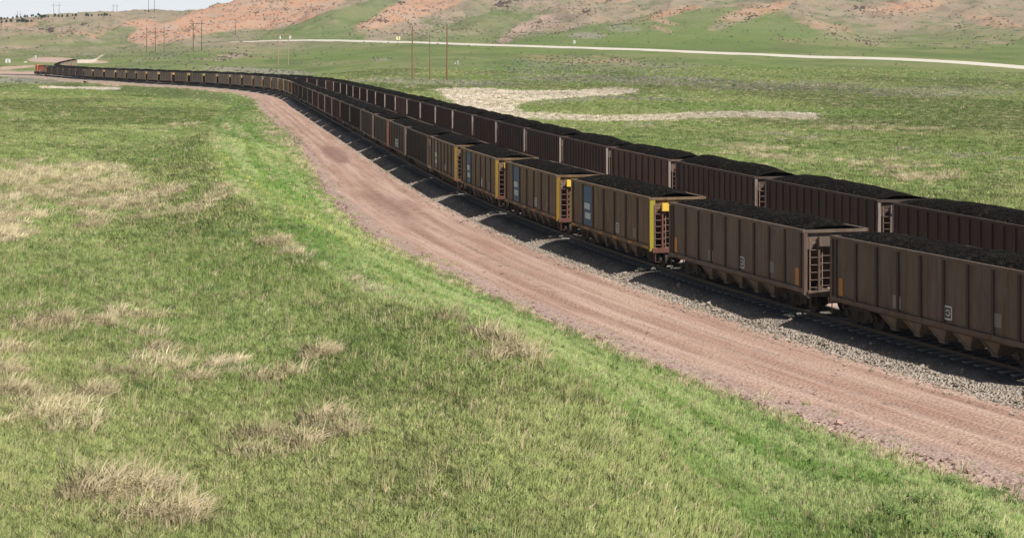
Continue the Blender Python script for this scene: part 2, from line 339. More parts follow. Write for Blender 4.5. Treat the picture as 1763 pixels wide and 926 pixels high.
def paint(name, col, var=.25, rough=.7, dirt=(.05, .04, .035), dirtiness=.4, rnd=.12, spec=.3):
    """weathered paint: streaks, grime blotches and a per-object shift"""
    t = NT(name); v = t.pos((1, 1, .25), obj=True)
    oi = t.n('ShaderNodeObjectInfo').outputs['Random']
    off = t.n('ShaderNodeVectorMath', operation='ADD'); t.link(v, off.inputs[0])
    cx = t.n('ShaderNodeCombineXYZ'); t.link(t.math('MULTIPLY', oi, 37.0), cx.inputs[0]); t.link(t.math('MULTIPLY', oi, 91.0), cx.inputs[1]); t.link(cx.outputs[0], off.inputs[1])
    v = off.outputs[0]
    n1 = t.noise(v, 1.3, 5, .65); n2 = t.noise(v, 7.0, 4, .6)
    c = t.mix(t.ramp(n1, .38, .72, 0, dirtiness), col, dirt)
    if name.endswith('steel') and dirtiness >= .4:
        sm = t.n('ShaderNodeMapping'); sm.inputs['Scale'].default_value = (3.2, 3.2, .9); t.link(v, sm.inputs['Vector']); ns = t.noise(sm.outputs[0], 1.6, 4, .7)
        c = t.mix(t.ramp(ns, .47, .68, 0, .8), c, (.10, .052, .031)); c = t.mix(t.ramp(ns, .26, .40, .35, 0), c, (.21, .175, .135))
    c = t.hsv(c, .5, 1., t.math('ADD', t.math('MULTIPLY', n2, var * 2), 1 - var))
    c = t.hsv(c, .5, 1., t.math('ADD', t.math('MULTIPLY', oi, 2 * rnd), 1 - rnd))
    return t.done(c, rough, t.bump(n2, .15, .02), spec)

M = {}
M['body_tan'] = paint('weathered_tan_steel', (.20, .138, .078), .22, .65, (.075, .05, .04), .55, .10)
M['body_grey'] = paint('weathered_grey_steel', (.145, .112, .085), .22, .65, (.07, .05, .045), .55, .10)
M['body_dusty'] = paint('dusty_tan_steel', (.40, .335, .26), .22, .65, (.12, .08, .055), .5, .16)
M['body_sand'] = paint('sandy_steel', (.46, .36, .26), .2, .65, (.2, .15, .11), .4, .08)
M['body_dark'] = paint('dark_brown_steel', (.070, .054, .045), .22, .7, (.045, .03, .028), .5, .16)
M['body_rust'] = paint('rusty_brown_steel', (.15, .095, .07), .25, .75, (.06, .035, .03), .5, .16)
M['rib'] = paint('grimy_rib', (.085, .060, .048), .2, .8, (.04, .03, .028), .5)
M['yellow'] = paint('yellow_paint', (.25, .155, .022), .18, .6, (.10, .06, .04), .55)  # post yellow kept dull to hold shade; the engine stripe shares it
M['dull_yellow'] = paint('shaded_yellow_paint', (.20, .12, .03), .2, .6, (.08, .045, .03), .55, .3)  # far-post yellow, darkened so the shade sits in the colour
M['yellow_box'] = paint('sunlit_yellow_paint', (.85, .56, .09), .12, .5, (.3, .18, .06), .2)  # sun on the end boxes put into a brighter yellow than the posts
M['yellow_green'] = paint('shaded_yellow_green_paint', (.36, .30, .04), .18, .55, (.12, .1, .04), .3)  # nearest car's yellow-green posts, shade included in the colour
M['pale_steel'] = paint('pale_worn_steel', (.30, .25, .215), .2, .7, (.12, .09, .075), .4)
M['rung'] = paint('worn_rung_steel', (.26, .175, .135), .2, .6, (.1, .08, .07), .3)
M['rust'] = paint('red_brown_rust', (.17, .07, .05), .25, .85, (.06, .03, .025), .5)
M['undercarriage'] = paint('dusty_undercarriage', (.055, .045, .04), .3, .85, (.02, .018, .017), .5)
M['chute'] = paint('dusty_chute', (.20, .165, .13), .3, .8, (.05, .04, .035), .5)
M['orange_mark'] = paint('orange_reflective_tape', (.50, .22, .05), .2, .6, (.15, .1, .07), .3)
M['blue_panel'] = paint('faded_blue_paint', (.075, .155, .26), .12, .6, (.08, .075, .07), .35)
M['white_mark'] = paint('faded_white_paint', (.60, .68, .66), .12, .65, (.25, .22, .18), .3)
M['grey_mark'] = paint('grey_stencil_panel', (.24, .215, .19), .12, .65, (.12, .1, .09), .3)
M['orange_loco'] = paint('orange_engine_paint', (.80, .16, .03), .1, .45, (.15, .06, .03), .2)
M['green_loco'] = paint('dark_green_engine_paint', (.03, .06, .04), .1, .45)
M['black_loco'] = paint('black_engine_paint', (.02, .02, .02), .1, .5)
M['glass_dark'] = paint('dark_cab_glass', (.012, .014, .016), .05, .12, (.01, .01, .01), 0, 0, .5)
M['white_paint'] = paint('white_paint', (.75, .75, .72), .08, .5, (.4, .38, .34), .25)
M['cabinet'] = paint('pale_green_paint', (.45, .55, .48), .08, .5, (.3, .3, .28), .25)
M['sign_yellow'] = paint('cream_yellow_sign', (.85, .78, .42), .05, .5, (.5, .45, .3), .1)
M['sign_black'] = paint('black_sign_paint', (.03, .03, .03), .05, .5)
M['galv'] = paint('galvanised_steel', (.5, .5, .5), .1, .4, (.3, .3, .3), .3)
M['insulator'] = paint('white_porcelain', (.85, .86, .88), .03, .3, (.6, .6, .6), .1)
M['black_pipe'] = paint('black_pipe_plastic', (.025, .025, .025), .1, .5)
M['rail_steel'] = paint('rusty_rail', (.12, .085, .07), .15, .5)
M['sleeper'] = paint('grey_concrete_sleeper', (.26, .245, .22), .2, .9)

def wood(name, col):
    t = NT(name); v = t.pos((6, 6, .5), obj=True); n1 = t.noise(v, 2.0, 5); n2 = t.noise(t.pos((1, 1, .12), obj=True), 1.5, 3)
    c = t.mix(t.ramp(n1, .3, .7), tuple(q * .7 for q in col), col); c = t.mix(t.ramp(n2, .4, .75, 0, .5), c, tuple(q * .5 for q in col))
    return t.done(c, .9, t.bump(n1, .3, .02))
M['pole_red'] = wood('red_brown_pole_wood', (.30, .165, .105))
M['pole_tan'] = wood('tan_pole_wood', (.5, .34, .2))
M['pole_grey'] = wood('grey_brown_pole_wood', (.15, .115, .095))
M['post_grey'] = wood('weathered_grey_post', (.2, .17, .14))

t = NT('loose_coal'); v = t.pos(obj=True)
n1 = t.noise(v, 9, 5, .7); vo = t.voro(v, 11); n3 = t.noise(v, 1.2, 3)
c = t.mix(t.ramp(n1, .35, .75), (.0075, .006, .0045), (.016, .013, .010)); c = t.mix(t.ramp(n3, .45, .7, 0, .45), c, (.030, .026, .022))
c = t.mix(t.ramp(t.voro(v, 9, 'Color'), .78, .95, 0, .6), c, (.034, .029, .024))
v2 = t.voro(v, 3.6); c = t.hsv(c, .5, 1., t.ramp(t.voro(v, 5.0, 'Color'), .1, .9, .55, 1.35))
M['coal'] = t.done(c, .92, t.bump(t.math('ADD', vo, t.math('MULTIPLY', v2, 1.6)), .9, .16), .06)

# ground
t = NT('prairie_ground')
p = t.pos()
A = t.attr('cover_a'); B = t.attr('cover_b'); trk = t.attr('track', out='Vector')
dry, red, pale = t.sep(A); sage, dirt, scree = t.sep(B)
C = t.attr('cover_c'); yel, lush, bank = t.sep(C)
nA = t.noise(p, .018, 4, .6); nB = t.noise(p, .11, 4, .62, .4); nC = t.noise(p, .7, 4, .65); nD = t.noise(p, 4.0, 3, .7); nE = t.noise(p, .045, 5, .65)
mpt = t.n('ShaderNodeMapping'); mpt.inputs['Scale'].default_value = (.05, 1.1, 1); t.link(trk, mpt.inputs['Vector'])
nS = t.noise(mpt.outputs[0], 1.6, 4, .65)
g = t.mix(t.ramp(nB, .32, .68), (.125, .165, .055), (.19, .215, .085))
g = t.mix(t.ramp(nA, .40, .66, 0, .7), g, (.22, .21, .105)); g = t.mix(t.ramp(t.noise(t.pos((.022, .012, .02)), 1.0, 4, .6), .40, .56, .6, 0), g, (.085, .125, .042))
g = t.mix(t.ramp(nC, .42, .75, 0, .55), g, (.095, .135, .045))
g = t.mix(t.math('MULTIPLY', lush, 1.0), g, t.mix(nC, (.095, .155, .042), (.14, .20, .06)))
bs = t.mix(t.ramp(nS, .35, .65), (.12, .19, .055), (.215, .255, .105))
g = t.mix(t.math('MULTIPLY', bank, .85), g, bs)
def masked(base, m, col, nz, k=.55, lo=.35, hi=.65):
    f = t.ramp(t.math('ADD', m, t.math('MULTIPLY', t.math('SUBTRACT', nz, .5), k)), lo, hi)
    f = t.math('MULTIPLY', f, t.ramp(m, .02, .12))
    return t.mix(f, base, col)
mixn = t.math('ADD', t.math('MULTIPLY', nC, .6), t.math('MULTIPLY', nB, .4))
hl, stp, rdg = t.sep(t.attr('cover_d'))
nH = t.noise(p, .03, 6, .7, .5); nH2 = t.noise(p, .085, 5, .7, .8)
hg = t.mix(t.ramp(nH, .38, .60), (.135, .160, .065), (.23, .205, .135)); hg = t.mix(t.ramp(t.math('ADD', nH2, t.math('ADD', t.math('MULTIPLY', stp, .22), t.math('MULTIPLY', t.math('SUBTRACT', rdg, .5), .35))), .50, .68, 0, .85), hg, t.mix(t.ramp(nE, .4, .6), (.33, .235, .17), (.275, .22, .17))); hg = t.mix(t.ramp(nH2, .28, .42, .55, 0), hg, (.085, .115, .045))
nH3 = t.noise(p, .22, 5, .75); hg = t.mix(t.ramp(nH3, .50, .66, 0, .65), hg, (.30, .255, .20)); hg = t.mix(t.ramp(nH3, .30, .42, .7, 0), hg, (.085, .10, .05))
g = t.mix(t.math('MULTIPLY', hl, t.ramp(lush, .1, .7, .9, .35)), g, hg)
g = masked(g, sage, t.mix(t.ramp(nC, .35, .65), (.17, .18, .125), (.30, .265, .215)), mixn, 1.6, .45, .75)
nCl = t.noise(p, .42, 3, .6, .6); mixd = t.math('ADD', t.math('MULTIPLY', nCl, .7), t.math('MULTIPLY', nB, .3))
g = masked(g, dry, t.mix(t.ramp(nC, .3, .7), (.32, .26, .14), (.50, .41, .26)), mixd, 2.2, .62, 1.6)
g = masked(g, yel, (.30, .29, .055), nC, .8, .4, .75)
fB = t.math('ADD', t.math('MULTIPLY', nE, .6), t.math('MULTIPLY', nB, .4))
g = masked(g, scree, t.mix(t.ramp(nB, .35, .65), (.24, .19, .15), (.36, .26, .20)), fB, 2.0, .30, .85)
rc = t.mix(t.ramp(nE, .35, .65), (.43, .23, .14), (.375, .27, .205)); rc = t.mix(t.ramp(nB, .5, .8, 0, .6), rc, (.33, .24, .175))
g = masked(g, red, rc, t.math('ADD', t.math('MULTIPLY', nH2, .6), t.math('MULTIPLY', nB, .4)), 1.7, .25, .80)
g = masked(g, dirt, t.mix(t.ramp(nC, .3, .7), (.36, .25, .20), (.46, .34, .285)), mixn, 1.4, .3, .7)
g = masked(g, pale, t.mix(t.ramp(nC, .3, .7), (.52, .44, .34), (.62, .545, .45)), t.math('ADD', t.math('MULTIPLY', nC, .5), t.math('MULTIPLY', nB, .5)), .9, .35, .55)
g = t.hsv(g, .5, 1.0, t.ramp(nD, .25, .8, .72, 1.25))
hgt = t.math('ADD', t.math('MULTIPLY', nC, .5), t.math('MULTIPLY', nD, .22))
M['ground'] = t.done(g, .95, t.bump(hgt, .8, .5), .05)

# service road
t = NT('red_dirt_road'); p = t.pos(); trk = t.attr('track', out='Vector'); R = t.attr('cover_a'); dark, grav, lite = t.sep(R)
mp = t.n('ShaderNodeMapping'); mp.inputs['Scale'].default_value = (.035, .9, 1); t.link(trk, mp.inputs['Vector'])
nS = t.noise(mp.outputs[0], 1.3, 4, .6); mp2 = t.n('ShaderNodeMapping'); mp2.inputs['Scale'].default_value = (.12, 3.2, 1); t.link(trk, mp2.inputs['Vector'])
nS2 = t.noise(mp2.outputs[0], 1.2, 4, .65); nB = t.noise(p, .16, 4, .6); nC = t.noise(p, 1.4, 5, .7); nD = t.noise(p, 9.0, 3, .75); vo = t.voro(p, 7.0, 'Color'); vs = t.voro(p, 7.0)
c = t.mix(t.ramp(nS, .35, .65), (.325, .20, .152), (.45, .322, .258))
c = t.mix(t.ramp(nS2, .45, .72, 0, .6), c, (.245, .15, .118)); c = t.mix(t.ramp(nB, .4, .7, 0, .55), c, (.43, .30, .23))
c = t.mix(t.math('MULTIPLY', lite, t.ramp(nC, .3, .7, .25, .75)), c, (.255, .165, .13))
c = t.mix(t.math('MULTIPLY', t.ramp(t.math('ADD', dark, t.math('MULTIPLY', t.math('SUBTRACT', nC, .5), 1.3)), .2, .9), .75), c, (.19, .115, .09))
st = t.mix(vo, (.24, .17, .14), (.43, .335, .29))
c = t.mix(t.math('MULTIPLY', t.ramp(t.math('ADD', grav, t.math('MULTIPLY', t.math('SUBTRACT', nC, .5), .8)), .3, .8), .75), c, st)
c = t.hsv(c, .5, 1., t.ramp(nD, .2, .8, .78, 1.2))
c = t.mix(t.ramp(t.voro(p, 2.3), .03, .07, .35, 0), c, (.14, .10, .08))
M['road'] = t.done(c, .95, t.bump(t.math('ADD', nC, t.math('MULTIPLY', vs, .5)), .8, .16), .1)

t = NT('rock_ballast'); p = t.pos(); vo = t.voro(p, 9.0, 'Color'); vd = t.voro(p, 9.0); nB = t.noise(p, .5, 4)
c = t.mix(vo, (.26, .215, .17), (.48, .41, .33)); c = t.mix(t.ramp(nB, .4, .7, 0, .5), c, (.40, .335, .285))
trk = t.attr('track', out='Vector'); sx = t.n('ShaderNodeSeparateXYZ'); t.link(trk, sx.inputs[0])
coal_shade_f = t.ramp(t.math('ADD', t.math('ABSOLUTE', sx.outputs[1]), t.math('MULTIPLY', nB, 1.0)), 2.0, 3.3, .82, 0)  # coal dust near the rails, darkened further to deepen the trains' shadow
c = t.mix(coal_shade_f, c, (.055, .05, .047))
M['ballast'] = t.done(c, .95, t.bump(vd, 1.0, .12), .1)

t = NT('pale_gravel_road'); p = t.pos(); nC = t.noise(p, .3, 4); c = t.mix(nC, (.46, .42, .35), (.58, .54, .465)); M['gravel'] = t.done(c, .95)

def leafmat(name, base, trans=.35):
    t = NT(name); tint = t.attr('tint', 'INSTANCER'); n1 = t.noise(t.pos(), 3.0, 2)
    oi = t.n('ShaderNodeObjectInfo').outputs['Random']
    c = t.hsv(tint, .5, 1., t.ramp(n1, .25, .75, .75, 1.25))
    d = t.n('ShaderNodeBsdfDiffuse'); t.link(c, d.inputs[0])
    gn = t.n('ShaderNodeNewGeometry').outputs['Normal']; va = t.n('ShaderNodeVectorMath', operation='ADD'); t.link(gn, va.inputs[0]); va.inputs[1].default_value = (0, 0, 1.6)
    vn = t.n('ShaderNodeVectorMath', operation='NORMALIZE'); t.link(va.outputs[0], vn.inputs[0]); t.link(vn.outputs[0], d.inputs['Normal']); tr = t.n('ShaderNodeBsdfTranslucent'); t.link(c, tr.inputs[0])
    mx = t.n('ShaderNodeMixShader'); mx.inputs[0].default_value = trans
    t.link(d.outputs[0], mx.inputs[1]); t.link(tr.outputs[0], mx.inputs[2]); t.link(mx.outputs[0], t.out.inputs['Surface']); return t.m
M['blade'] = leafmat('grass_blade', None, .4)
M['bush'] = leafmat('shrub_leaf', None, .15)
t = NT('loose_stone'); t.done(t.attr('tint', 'INSTANCER'), .95); M['stone'] = t.m
t = NT('dark_sandstone'); p = t.pos(obj=True); n1 = t.noise(p, .8, 5); n2 = t.noise(p, 4, 4)
c = t.mix(t.ramp(n1, .35, .7), (.065, .05, .045), (.17, .125, .105)); M['rock'] = t.done(c, .95, t.bump(n2, .8, .3), .1)
t = NT('conifer_needles'); p = t.pos(); n1 = t.noise(p, .8, 3); c = t.mix(n1, (.02, .035, .02), (.055, .08, .045)); M['needles'] = t.done(c, .9)
M['bark'] = wood('brown_bark', (.12, .085, .06))

# ------------------------------------------------------------------ mesh helper
class MB:
    def __init__(s): s.v = []; s.f = []; s.m = []
    def add(s, vs, fs, mi=0):
        o = len(s.v); s.v += [tuple(v) for v in vs]; s.f += [tuple(i + o for i in f) for f in fs]; s.m += [mi] * len(fs)
    def box(s, x0, x1, y0, y1, z0, z1, mi=0):
        s.add([(x0,y0,z0),(x1,y0,z0),(x1,y1,z0),(x0,y1,z0),(x0,y0,z1),(x1,y0,z1),(x1,y1,z1),(x0,y1,z1)],
              [(3,2,1,0),(4,5,6,7),(0,1,5,4),(1,2,6,5),(2,3,7,6),(3,0,4,7)], mi)
    def prism(s, poly, y0, y1, mi=0):   # polygon in xz, extruded along y
        k = len(poly); vs = [(x, y0, z) for x, z in poly] + [(x, y1, z) for x, z in poly]
        fs = [tuple(range(k)), tuple(range(2*k-1, k-1, -1))] + [(i, i+k, (i+1) % k + k, (i+1) % k) for i in range(k)]
        s.add(vs, fs, mi)
    def tube(s, pts, r, k=6, mi=0, taper=None):
        pts = [np.array(p, float) for p in pts]; rings = []
        for i, p in enumerate(pts):
            d = pts[min(i+1, len(pts)-1)] - pts[max(i-1, 0)]; d /= np.linalg.norm(d) + 1e-9
            a = np.cross(d, (0, 0, 1.0)) if abs(d[2]) < .9 else np.cross(d, (1.0, 0, 0)); a /= np.linalg.norm(a); b = np.cross(d, a)
            rr = r if taper is None else r * (1 + (taper - 1) * i / (len(pts) - 1))
            rings.append([p + rr * (a * math.cos(2*math.pi*j/k) + b * math.sin(2*math.pi*j/k)) for j in range(k)])
        vs = [v for R in rings for v in R]; fs = []
        for i in range(len(pts) - 1):
            for j in range(k): fs.append((i*k+j, i*k+(j+1) % k, (i+1)*k+(j+1) % k, (i+1)*k+j))
        fs += [tuple(range(k-1, -1, -1)), tuple((len(pts)-1)*k + j for j in range(k))]
        s.add(vs, fs, mi)
    def disc(s, c, r, w, axis='y', k=18, mi=0):
        c = np.array(c, float); e = {'y': (0, 1, 0), 'x': (1, 0, 0), 'z': (0, 0, 1)}[axis]; e = np.array(e, float)
        s.tube([c - e * w / 2, c + e * w / 2], r, k, mi)
    def mesh(s, name, mats):
        me = bpy.data.meshes.new(name); me.from_pydata(s.v, [], s.f)
        for m in mats: me.materials.append(m)
        me.polygons.foreach_set('material_index', s.m); me.update()
        return me

def link(name, me, parent=None, label=None, cat=None, group=None, kind=None, loc=None, smooth_=False):
    o = bpy.data.objects.new(name, me); COL.objects.link(o)
    if parent is not None: o.parent = parent
    if loc is not None: o.location = loc
    if label: o['label'] = label
    if cat: o['category'] = cat
    if group: o['group'] = group
    if kind: o['kind'] = kind
    if smooth_ and me: me.polygons.foreach_set('use_smooth', [True] * len(me.polygons))
    return o

def grid_mesh(name, X, Y, Z, mat, attrs=None, smooth_=True):
    r, c = X.shape
    me = bpy.data.meshes.new(name)
    me.vertices.add(r * c); me.vertices.foreach_set('co', np.stack([X, Y, Z], -1).astype(np.float32).ravel())
    i = np.arange((r - 1) * (c - 1)); rr, cc = i // (c - 1), i % (c - 1); a = rr * c + cc
    q = np.stack([a, a + 1, a + c + 1, a + c], 1).astype(np.int32)
    me.loops.add(q.size); me.loops.foreach_set('vertex_index', q.ravel())
    me.polygons.add(len(q)); me.polygons.foreach_set('loop_start', np.arange(0, q.size, 4, dtype=np.int32))
    me.polygons.foreach_set('use_smooth', np.full(len(q), smooth_))
    for k, v in (attrs or {}).items():
        if v.shape[-1] == 4:
            at = me.attributes.new(k, 'FLOAT_COLOR', 'POINT'); at.data.foreach_set('color', v.astype(np.float32).ravel())
        else:
            at = me.attributes.new(k, 'FLOAT_VECTOR', 'POINT'); at.data.foreach_set('vector', v.astype(np.float32).ravel())
    me.materials.append(mat); me.update(calc_edges=True); me.validate()
    return me

# ------------------------------------------------------------------ ground sheet
xs = np.r_[np.arange(-900, -120, 26), np.arange(-120, 1880, 2.4), np.arange(1880, 2700, 26)].astype(float)
ys = np.r_[np.linspace(10, 30, 14)[:-1], np.geomspace(30, 3300, 1150)]
gx, gY = np.meshgrid(xs, ys)
GX = px_to_X(gx, gY); GZ = terrain(GX, gY)
px, py = to_px(GX, gY, GZ)
d1, r1 = track_d(TR1, GX, gY); d2, _ = track_d(TR2, GX, gY)
bank = sstep(0, .18, (d1 - toe(gY)) / (road_edge(gY) - toe(gY))) * (1 - sstep(0.2, 1.2, d1 - road_edge(gY))) * (1 - sstep(430, 560, gY))
one = np.ones_like(px); hillm = sstep(1000, 1250, gY)
corr = sstep(-.6, .6, d1 - road_edge(gY) + .4) * (1 - sstep(5.0, 8.5, d2)) * (1 - sstep(840, 900, gY))
steep = sstep(.05, .30, np.gradient(GZ, axis=0) / np.maximum(np.gradient(gY, axis=0), 1e-3)) * hillm
ridge = np.clip((1 - np.abs(2 * fbm(GX / 90.0 + 9, gY / 190.0 + 5, 4)) - .55) * 2.4, 0, 1)
dirtm = np.maximum(cover('dirt', px, py), corr)
attrs = dict(cover_a=np.stack([cover('dry', px, py), cover('red', px, py), cover('pale', px, py), one], -1),
             cover_b=np.stack([cover('sage', px, py), dirtm, cover('scree', px, py), one], -1),
             cover_c=np.stack([cover('yel', px, py), cover('lush', px, py), bank, one], -1),
             cover_d=np.stack([hillm, steep, ridge, one], -1), track=np.stack([gY, d1, 0 * d1], -1))
me = grid_mesh('ground', GX, gY, GZ, M['ground'], attrs)
link('ground', me, kind='structure')

# ------------------------------------------------------------------ ribbons along the tracks
def ribbon(P, offs, zfun, s0, s1, ds):
    s = np.arange(s0, s1, ds); X = np.interp(s, P.s, P.X); Y = np.interp(s, P.s, P.Y); Z = np.interp(s, P.s, P.Z)
    dx = np.gradient(X); dy = np.gradient(Y); L = np.hypot(dx, dy); nx, ny = dy / L, -dx / L
    return s, X, Y, Z, nx, ny

s, X, Y, Z, nx, ny = ribbon(TR1, None, None, 0, TR1.s_of_Y(835), .6)
K = 44; tt = np.linspace(0, 1, K)[None]
le = road_edge(Y) + .55 * fbm(s / 3.0, s * 0 + 2, 4) * 2 + .5 * fbm(s / 14.0, s * 0 + 9, 3) * 2
D = le[:, None] * (1 - tt) + (-2.4) * tt
RX = X[:, None] + nx[:, None] * D; RY = Y[:, None] + ny[:, None] * D
crown = .07 * np.sin(np.pi * tt) ; RZ = Z[:, None] + ROAD_Z + .02 + crown + .03 * fbm(RX / 2.2, RY / 2.2, 3) - .16 * (1 - sstep(0, .10, tt))
wob = .35 * fbm(s / 30.0, s * 0 + 3, 3)[:, None]
rut = sum(np.exp(-((D - c_ - wob) / .26) ** 2) * (.55 + .9 * np.clip(fbm(s[:, None] / 12.0 + c_ * 5, 0 * D + c_, 3) + .4, 0, 1)) for c_ in (-4.1, -5.75, -6.9, -8.5))
RZ = RZ - .05 * np.clip(rut, 0, 1)
rpx, rpy = to_px(RX, RY, RZ)
dk = canvas(); ell(dk, 577,266,28,12,25,1.); ell(dk, 668,352,60,14,30,.75); ell(dk, 720,392,60,12,35,.5); ell(dk, 520,222,24,6,30,.6); ell(dk, 640,330,40,10,30,.45); line(dk, [(700,345),(800,420),(900,475),(960,505)], 5, .55); line(dk, [(440,168),(480,196),(520,230)], 4, .45)
ell(dk, 980,600,120,26,28,.6); ell(dk, 1180,720,120,30,28,.5); line(dk, [(900,520),(1100,640),(1330,790)], 9, .5)
MAPS['dk'] = blur(dk, 3, 6)
grav = np.maximum(1 - sstep(.06, .34, tt + 0 * RX), sstep(.86, .97, tt + 0 * RX) * .9)
me = grid_mesh('dirt_road', RX, RY, RZ, M['road'], dict(cover_a=np.stack([cover('dk', rpx, rpy), grav, np.clip(rut, 0, 1), 1+0*grav], -1), track=np.stack([s[:, None] + 0 * D, D, 0 * D], -1)))
link('dirt_road', me, kind='structure')

for P, s1, nm in ((TR1, None, 'ballast_bed'), (TR2, None, 'ballast_bed')):
    s, X, Y, Z, nx, ny = ribbon(P, None, None, 0, P.s[-1] - 14, .7)
    prof = np.array([(-3.5, -.98), (-3.1, -.83), (-2.8, -.72), (-2.3, -.44), (-1.75, -.24), (-1.2, -.21), (0, -.22), (1.2, -.21), (1.75, -.24), (2.3, -.44), (2.9, -.7), (3.4, -.84), (4.0, -.98)])
    D = prof[:, 0][None] + .16 * np.sign(prof[:, 0])[None] * fbm(s[:, None] / 1.6 + 7, prof[:, 0][None] * 3, 3) * 2
    BX = X[:, None] + nx[:, None] * D; BY = Y[:, None] + ny[:, None] * D; BZ = Z[:, None] + prof[:, 1][None] + .05 * fbm(BX / .5, BY / .5, 2)
    me = grid_mesh(nm, BX, BY, BZ, M['ballast'], dict(track=np.stack([s[:, None] + 0 * D, D, 0 * D], -1)))
    link(nm, me, kind='structure')
    b = MB()
    for sd in (-.7175, .7175):
        sel = slice(0, len(s), 4)
        xx, yy, zz, ax, ay = X[sel], Y[sel], Z[sel], nx[sel], ny[sel]
        for (o, zl, zh) in ((.035, -.16, 0),):
            L_ = np.stack([xx + ax * (sd - o), yy + ay * (sd - o)], 1); R_ = np.stack([xx + ax * (sd + o), yy + ay * (sd + o)], 1)
            vs = []
            for i in range(len(xx)):
                vs += [(*L_[i], zz[i] + zl), (*L_[i], zz[i] + zh), (*R_[i], zz[i] + zh), (*R_[i], zz[i] + zl)]
            fs = []
            for i in range(len(xx) - 1):
                for j in range(3): fs.append((4*i+j, 4*i+j+1, 4*i+4+j+1, 4*i+4+j))
            b.add(vs, fs, 0)
    link('railway_rails', b.mesh('railway_rails', [M['rail_steel']]), kind='structure')
    b = MB()
    for i in range(0, len(s)):
        if Y[i] > 240: break
        c = np.array((X[i], Y[i], Z[i])); a = np.array((nx[i], ny[i], 0)); q = np.array((-ny[i], nx[i], 0))
        vs = []
        for zz in (-.3, -.165):
            for u, w in ((-1.3, -.13), (1.3, -.13), (1.3, .13), (-1.3, .13)): vs.append(c + a * u + q * w + (0, 0, zz))
        b.add(vs, [(4,5,6,7),(0,1,5,4),(1,2,6,5),(2,3,7,6),(3,0,4,7)], 0)
    link('railway_sleepers', b.mesh('railway_sleepers', [M['sleeper']]), kind='structure')

# far gravel road
m = 260
rx = np.linspace(395, 2000, m); rZ = np.interp(rx, _rx, _rZ); k = np.ones(15) / 15
rZ = np.convolve(np.pad(rZ, 7, mode='edge'), k, 'valid'); cX = px_to_X(rx, rZ)
tx = np.gradient(cX); ty = np.gradient(rZ); L = np.hypot(tx, ty); nX, nY = -ty / L, tx / L
wd = np.interp(rx, [395, 480, 560, 2000], [.8, 3.2, 4.6, 5.2])
offs = np.linspace(-1, 1, 7)[None] * wd[:, None]
GX2 = cX[:, None] + nX[:, None] * offs; GY2 = rZ[:, None] + nY[:, None] * offs
cz = terrain(cX, rZ); cz = np.convolve(np.pad(cz, 7, mode='edge'), k, 'valid')
rise = np.interp(rx, [395, 480, 600, 2000], [.1, .35, .5, .75])
zt_ = terrain(GX2, GY2)
GZ2 = np.maximum(cz[:, None] + .25 + np.linspace(-.75, 1, 7)[None] * rise[:, None], zt_ + .08)
GZ2[:, 0] = np.minimum(GZ2[:, 0], zt_[:, 0] - .2); 
link('gravel_road', grid_mesh('gravel_road', GX2, GY2, GZ2, M['gravel']), kind='structure')

# ------------------------------------------------------------------ coal hopper cars
TOP = 3.78
def body_mesh(kind, HL):
    """0 shell, 1 ribs / grime"""
    b = MB()
    for sd in (-1, 1):
        y0, y1 = sorted((sd * 1.46, sd * 1.50)); b.box(-HL + .09, HL - .09, y0, y1, 1.12, 3.64, 0)
        y0, y1 = sorted((sd * 1.47, sd * 1.61)); b.box(-HL, HL, y0, y1, 3.63, TOP - .02, 0)
        y0, y1 = sorted((sd * 1.38, sd * 1.585)); b.box(-HL + .02, HL - .02, y0, y1, .97, 1.17, 0)
        if kind == 'ribbed':
            for i in range(15):
                x = (HL - .5) * (i - 7) / 7; y0, y1 = sorted((sd * 1.49, sd * 1.57)); b.box(x - .055, x + .055, y0, y1, 1.165, 3.63, 1)
        elif kind == 'panel':
            for i in range(8):
                x = (HL - .2) * (i - 3.5) / 3.5; y0, y1 = sorted((sd * 1.49, sd * 1.56)); b.box(x - .10, x + .10, y0, y1, 1.165, 3.63, 1)
                if 0 < i < 8:       # rivet rows between posts
                    for q in range(11):
                        z = 1.4 + q * .2; b.box(x - HL/7 - .03, x - HL/7 + .03, *sorted((sd * 1.495, sd * 1.515)), z, z + .05, 1)
        else:
            for i in range(10):
                x = (HL - .35) * (i - 4.5) / 4.5; y0, y1 = sorted((sd * 1.49, sd * 1.57)); b.box(x - .07, x + .07, y0, y1, 1.165, 3.63, 1)
    for e in (-1, 1):
        x0, x1 = sorted((e * (HL-.10), e * (HL+.01))); b.box(x0, x1, -1.47, 1.47, 3.62, 3.752, 0)            # end top chord
        x0, x1 = sorted((e * (HL-.17), e * (HL-.11))); b.box(x0, x1, -1.46, 1.46, 2.95, 3.60, 0)              # upright end sheet
        sl = [(e * (HL-.15), 2.96), (e * (HL-2.2), 1.0), (e * (HL-2.2), .85), (e * (HL-.09), 2.90)]
        if e > 0: sl = sl[::-1]
        b.prism(sl, -1.455, 1.455, 1)
    b.box(-7.5, 7.5, -.30, .30, .62, .96, 1)
    for e in (-1, 1):
        for y in (-1.2, 1.2): b.tube([(e * (HL - .25), y, 3.0), (e * (HL - 1.2), y * .9, 1.0)], .06, 5, 1)
    b.box(-HL + 2.25, HL - 2.25, -1.38, 1.38, .86, 1.0, 1)
    return b
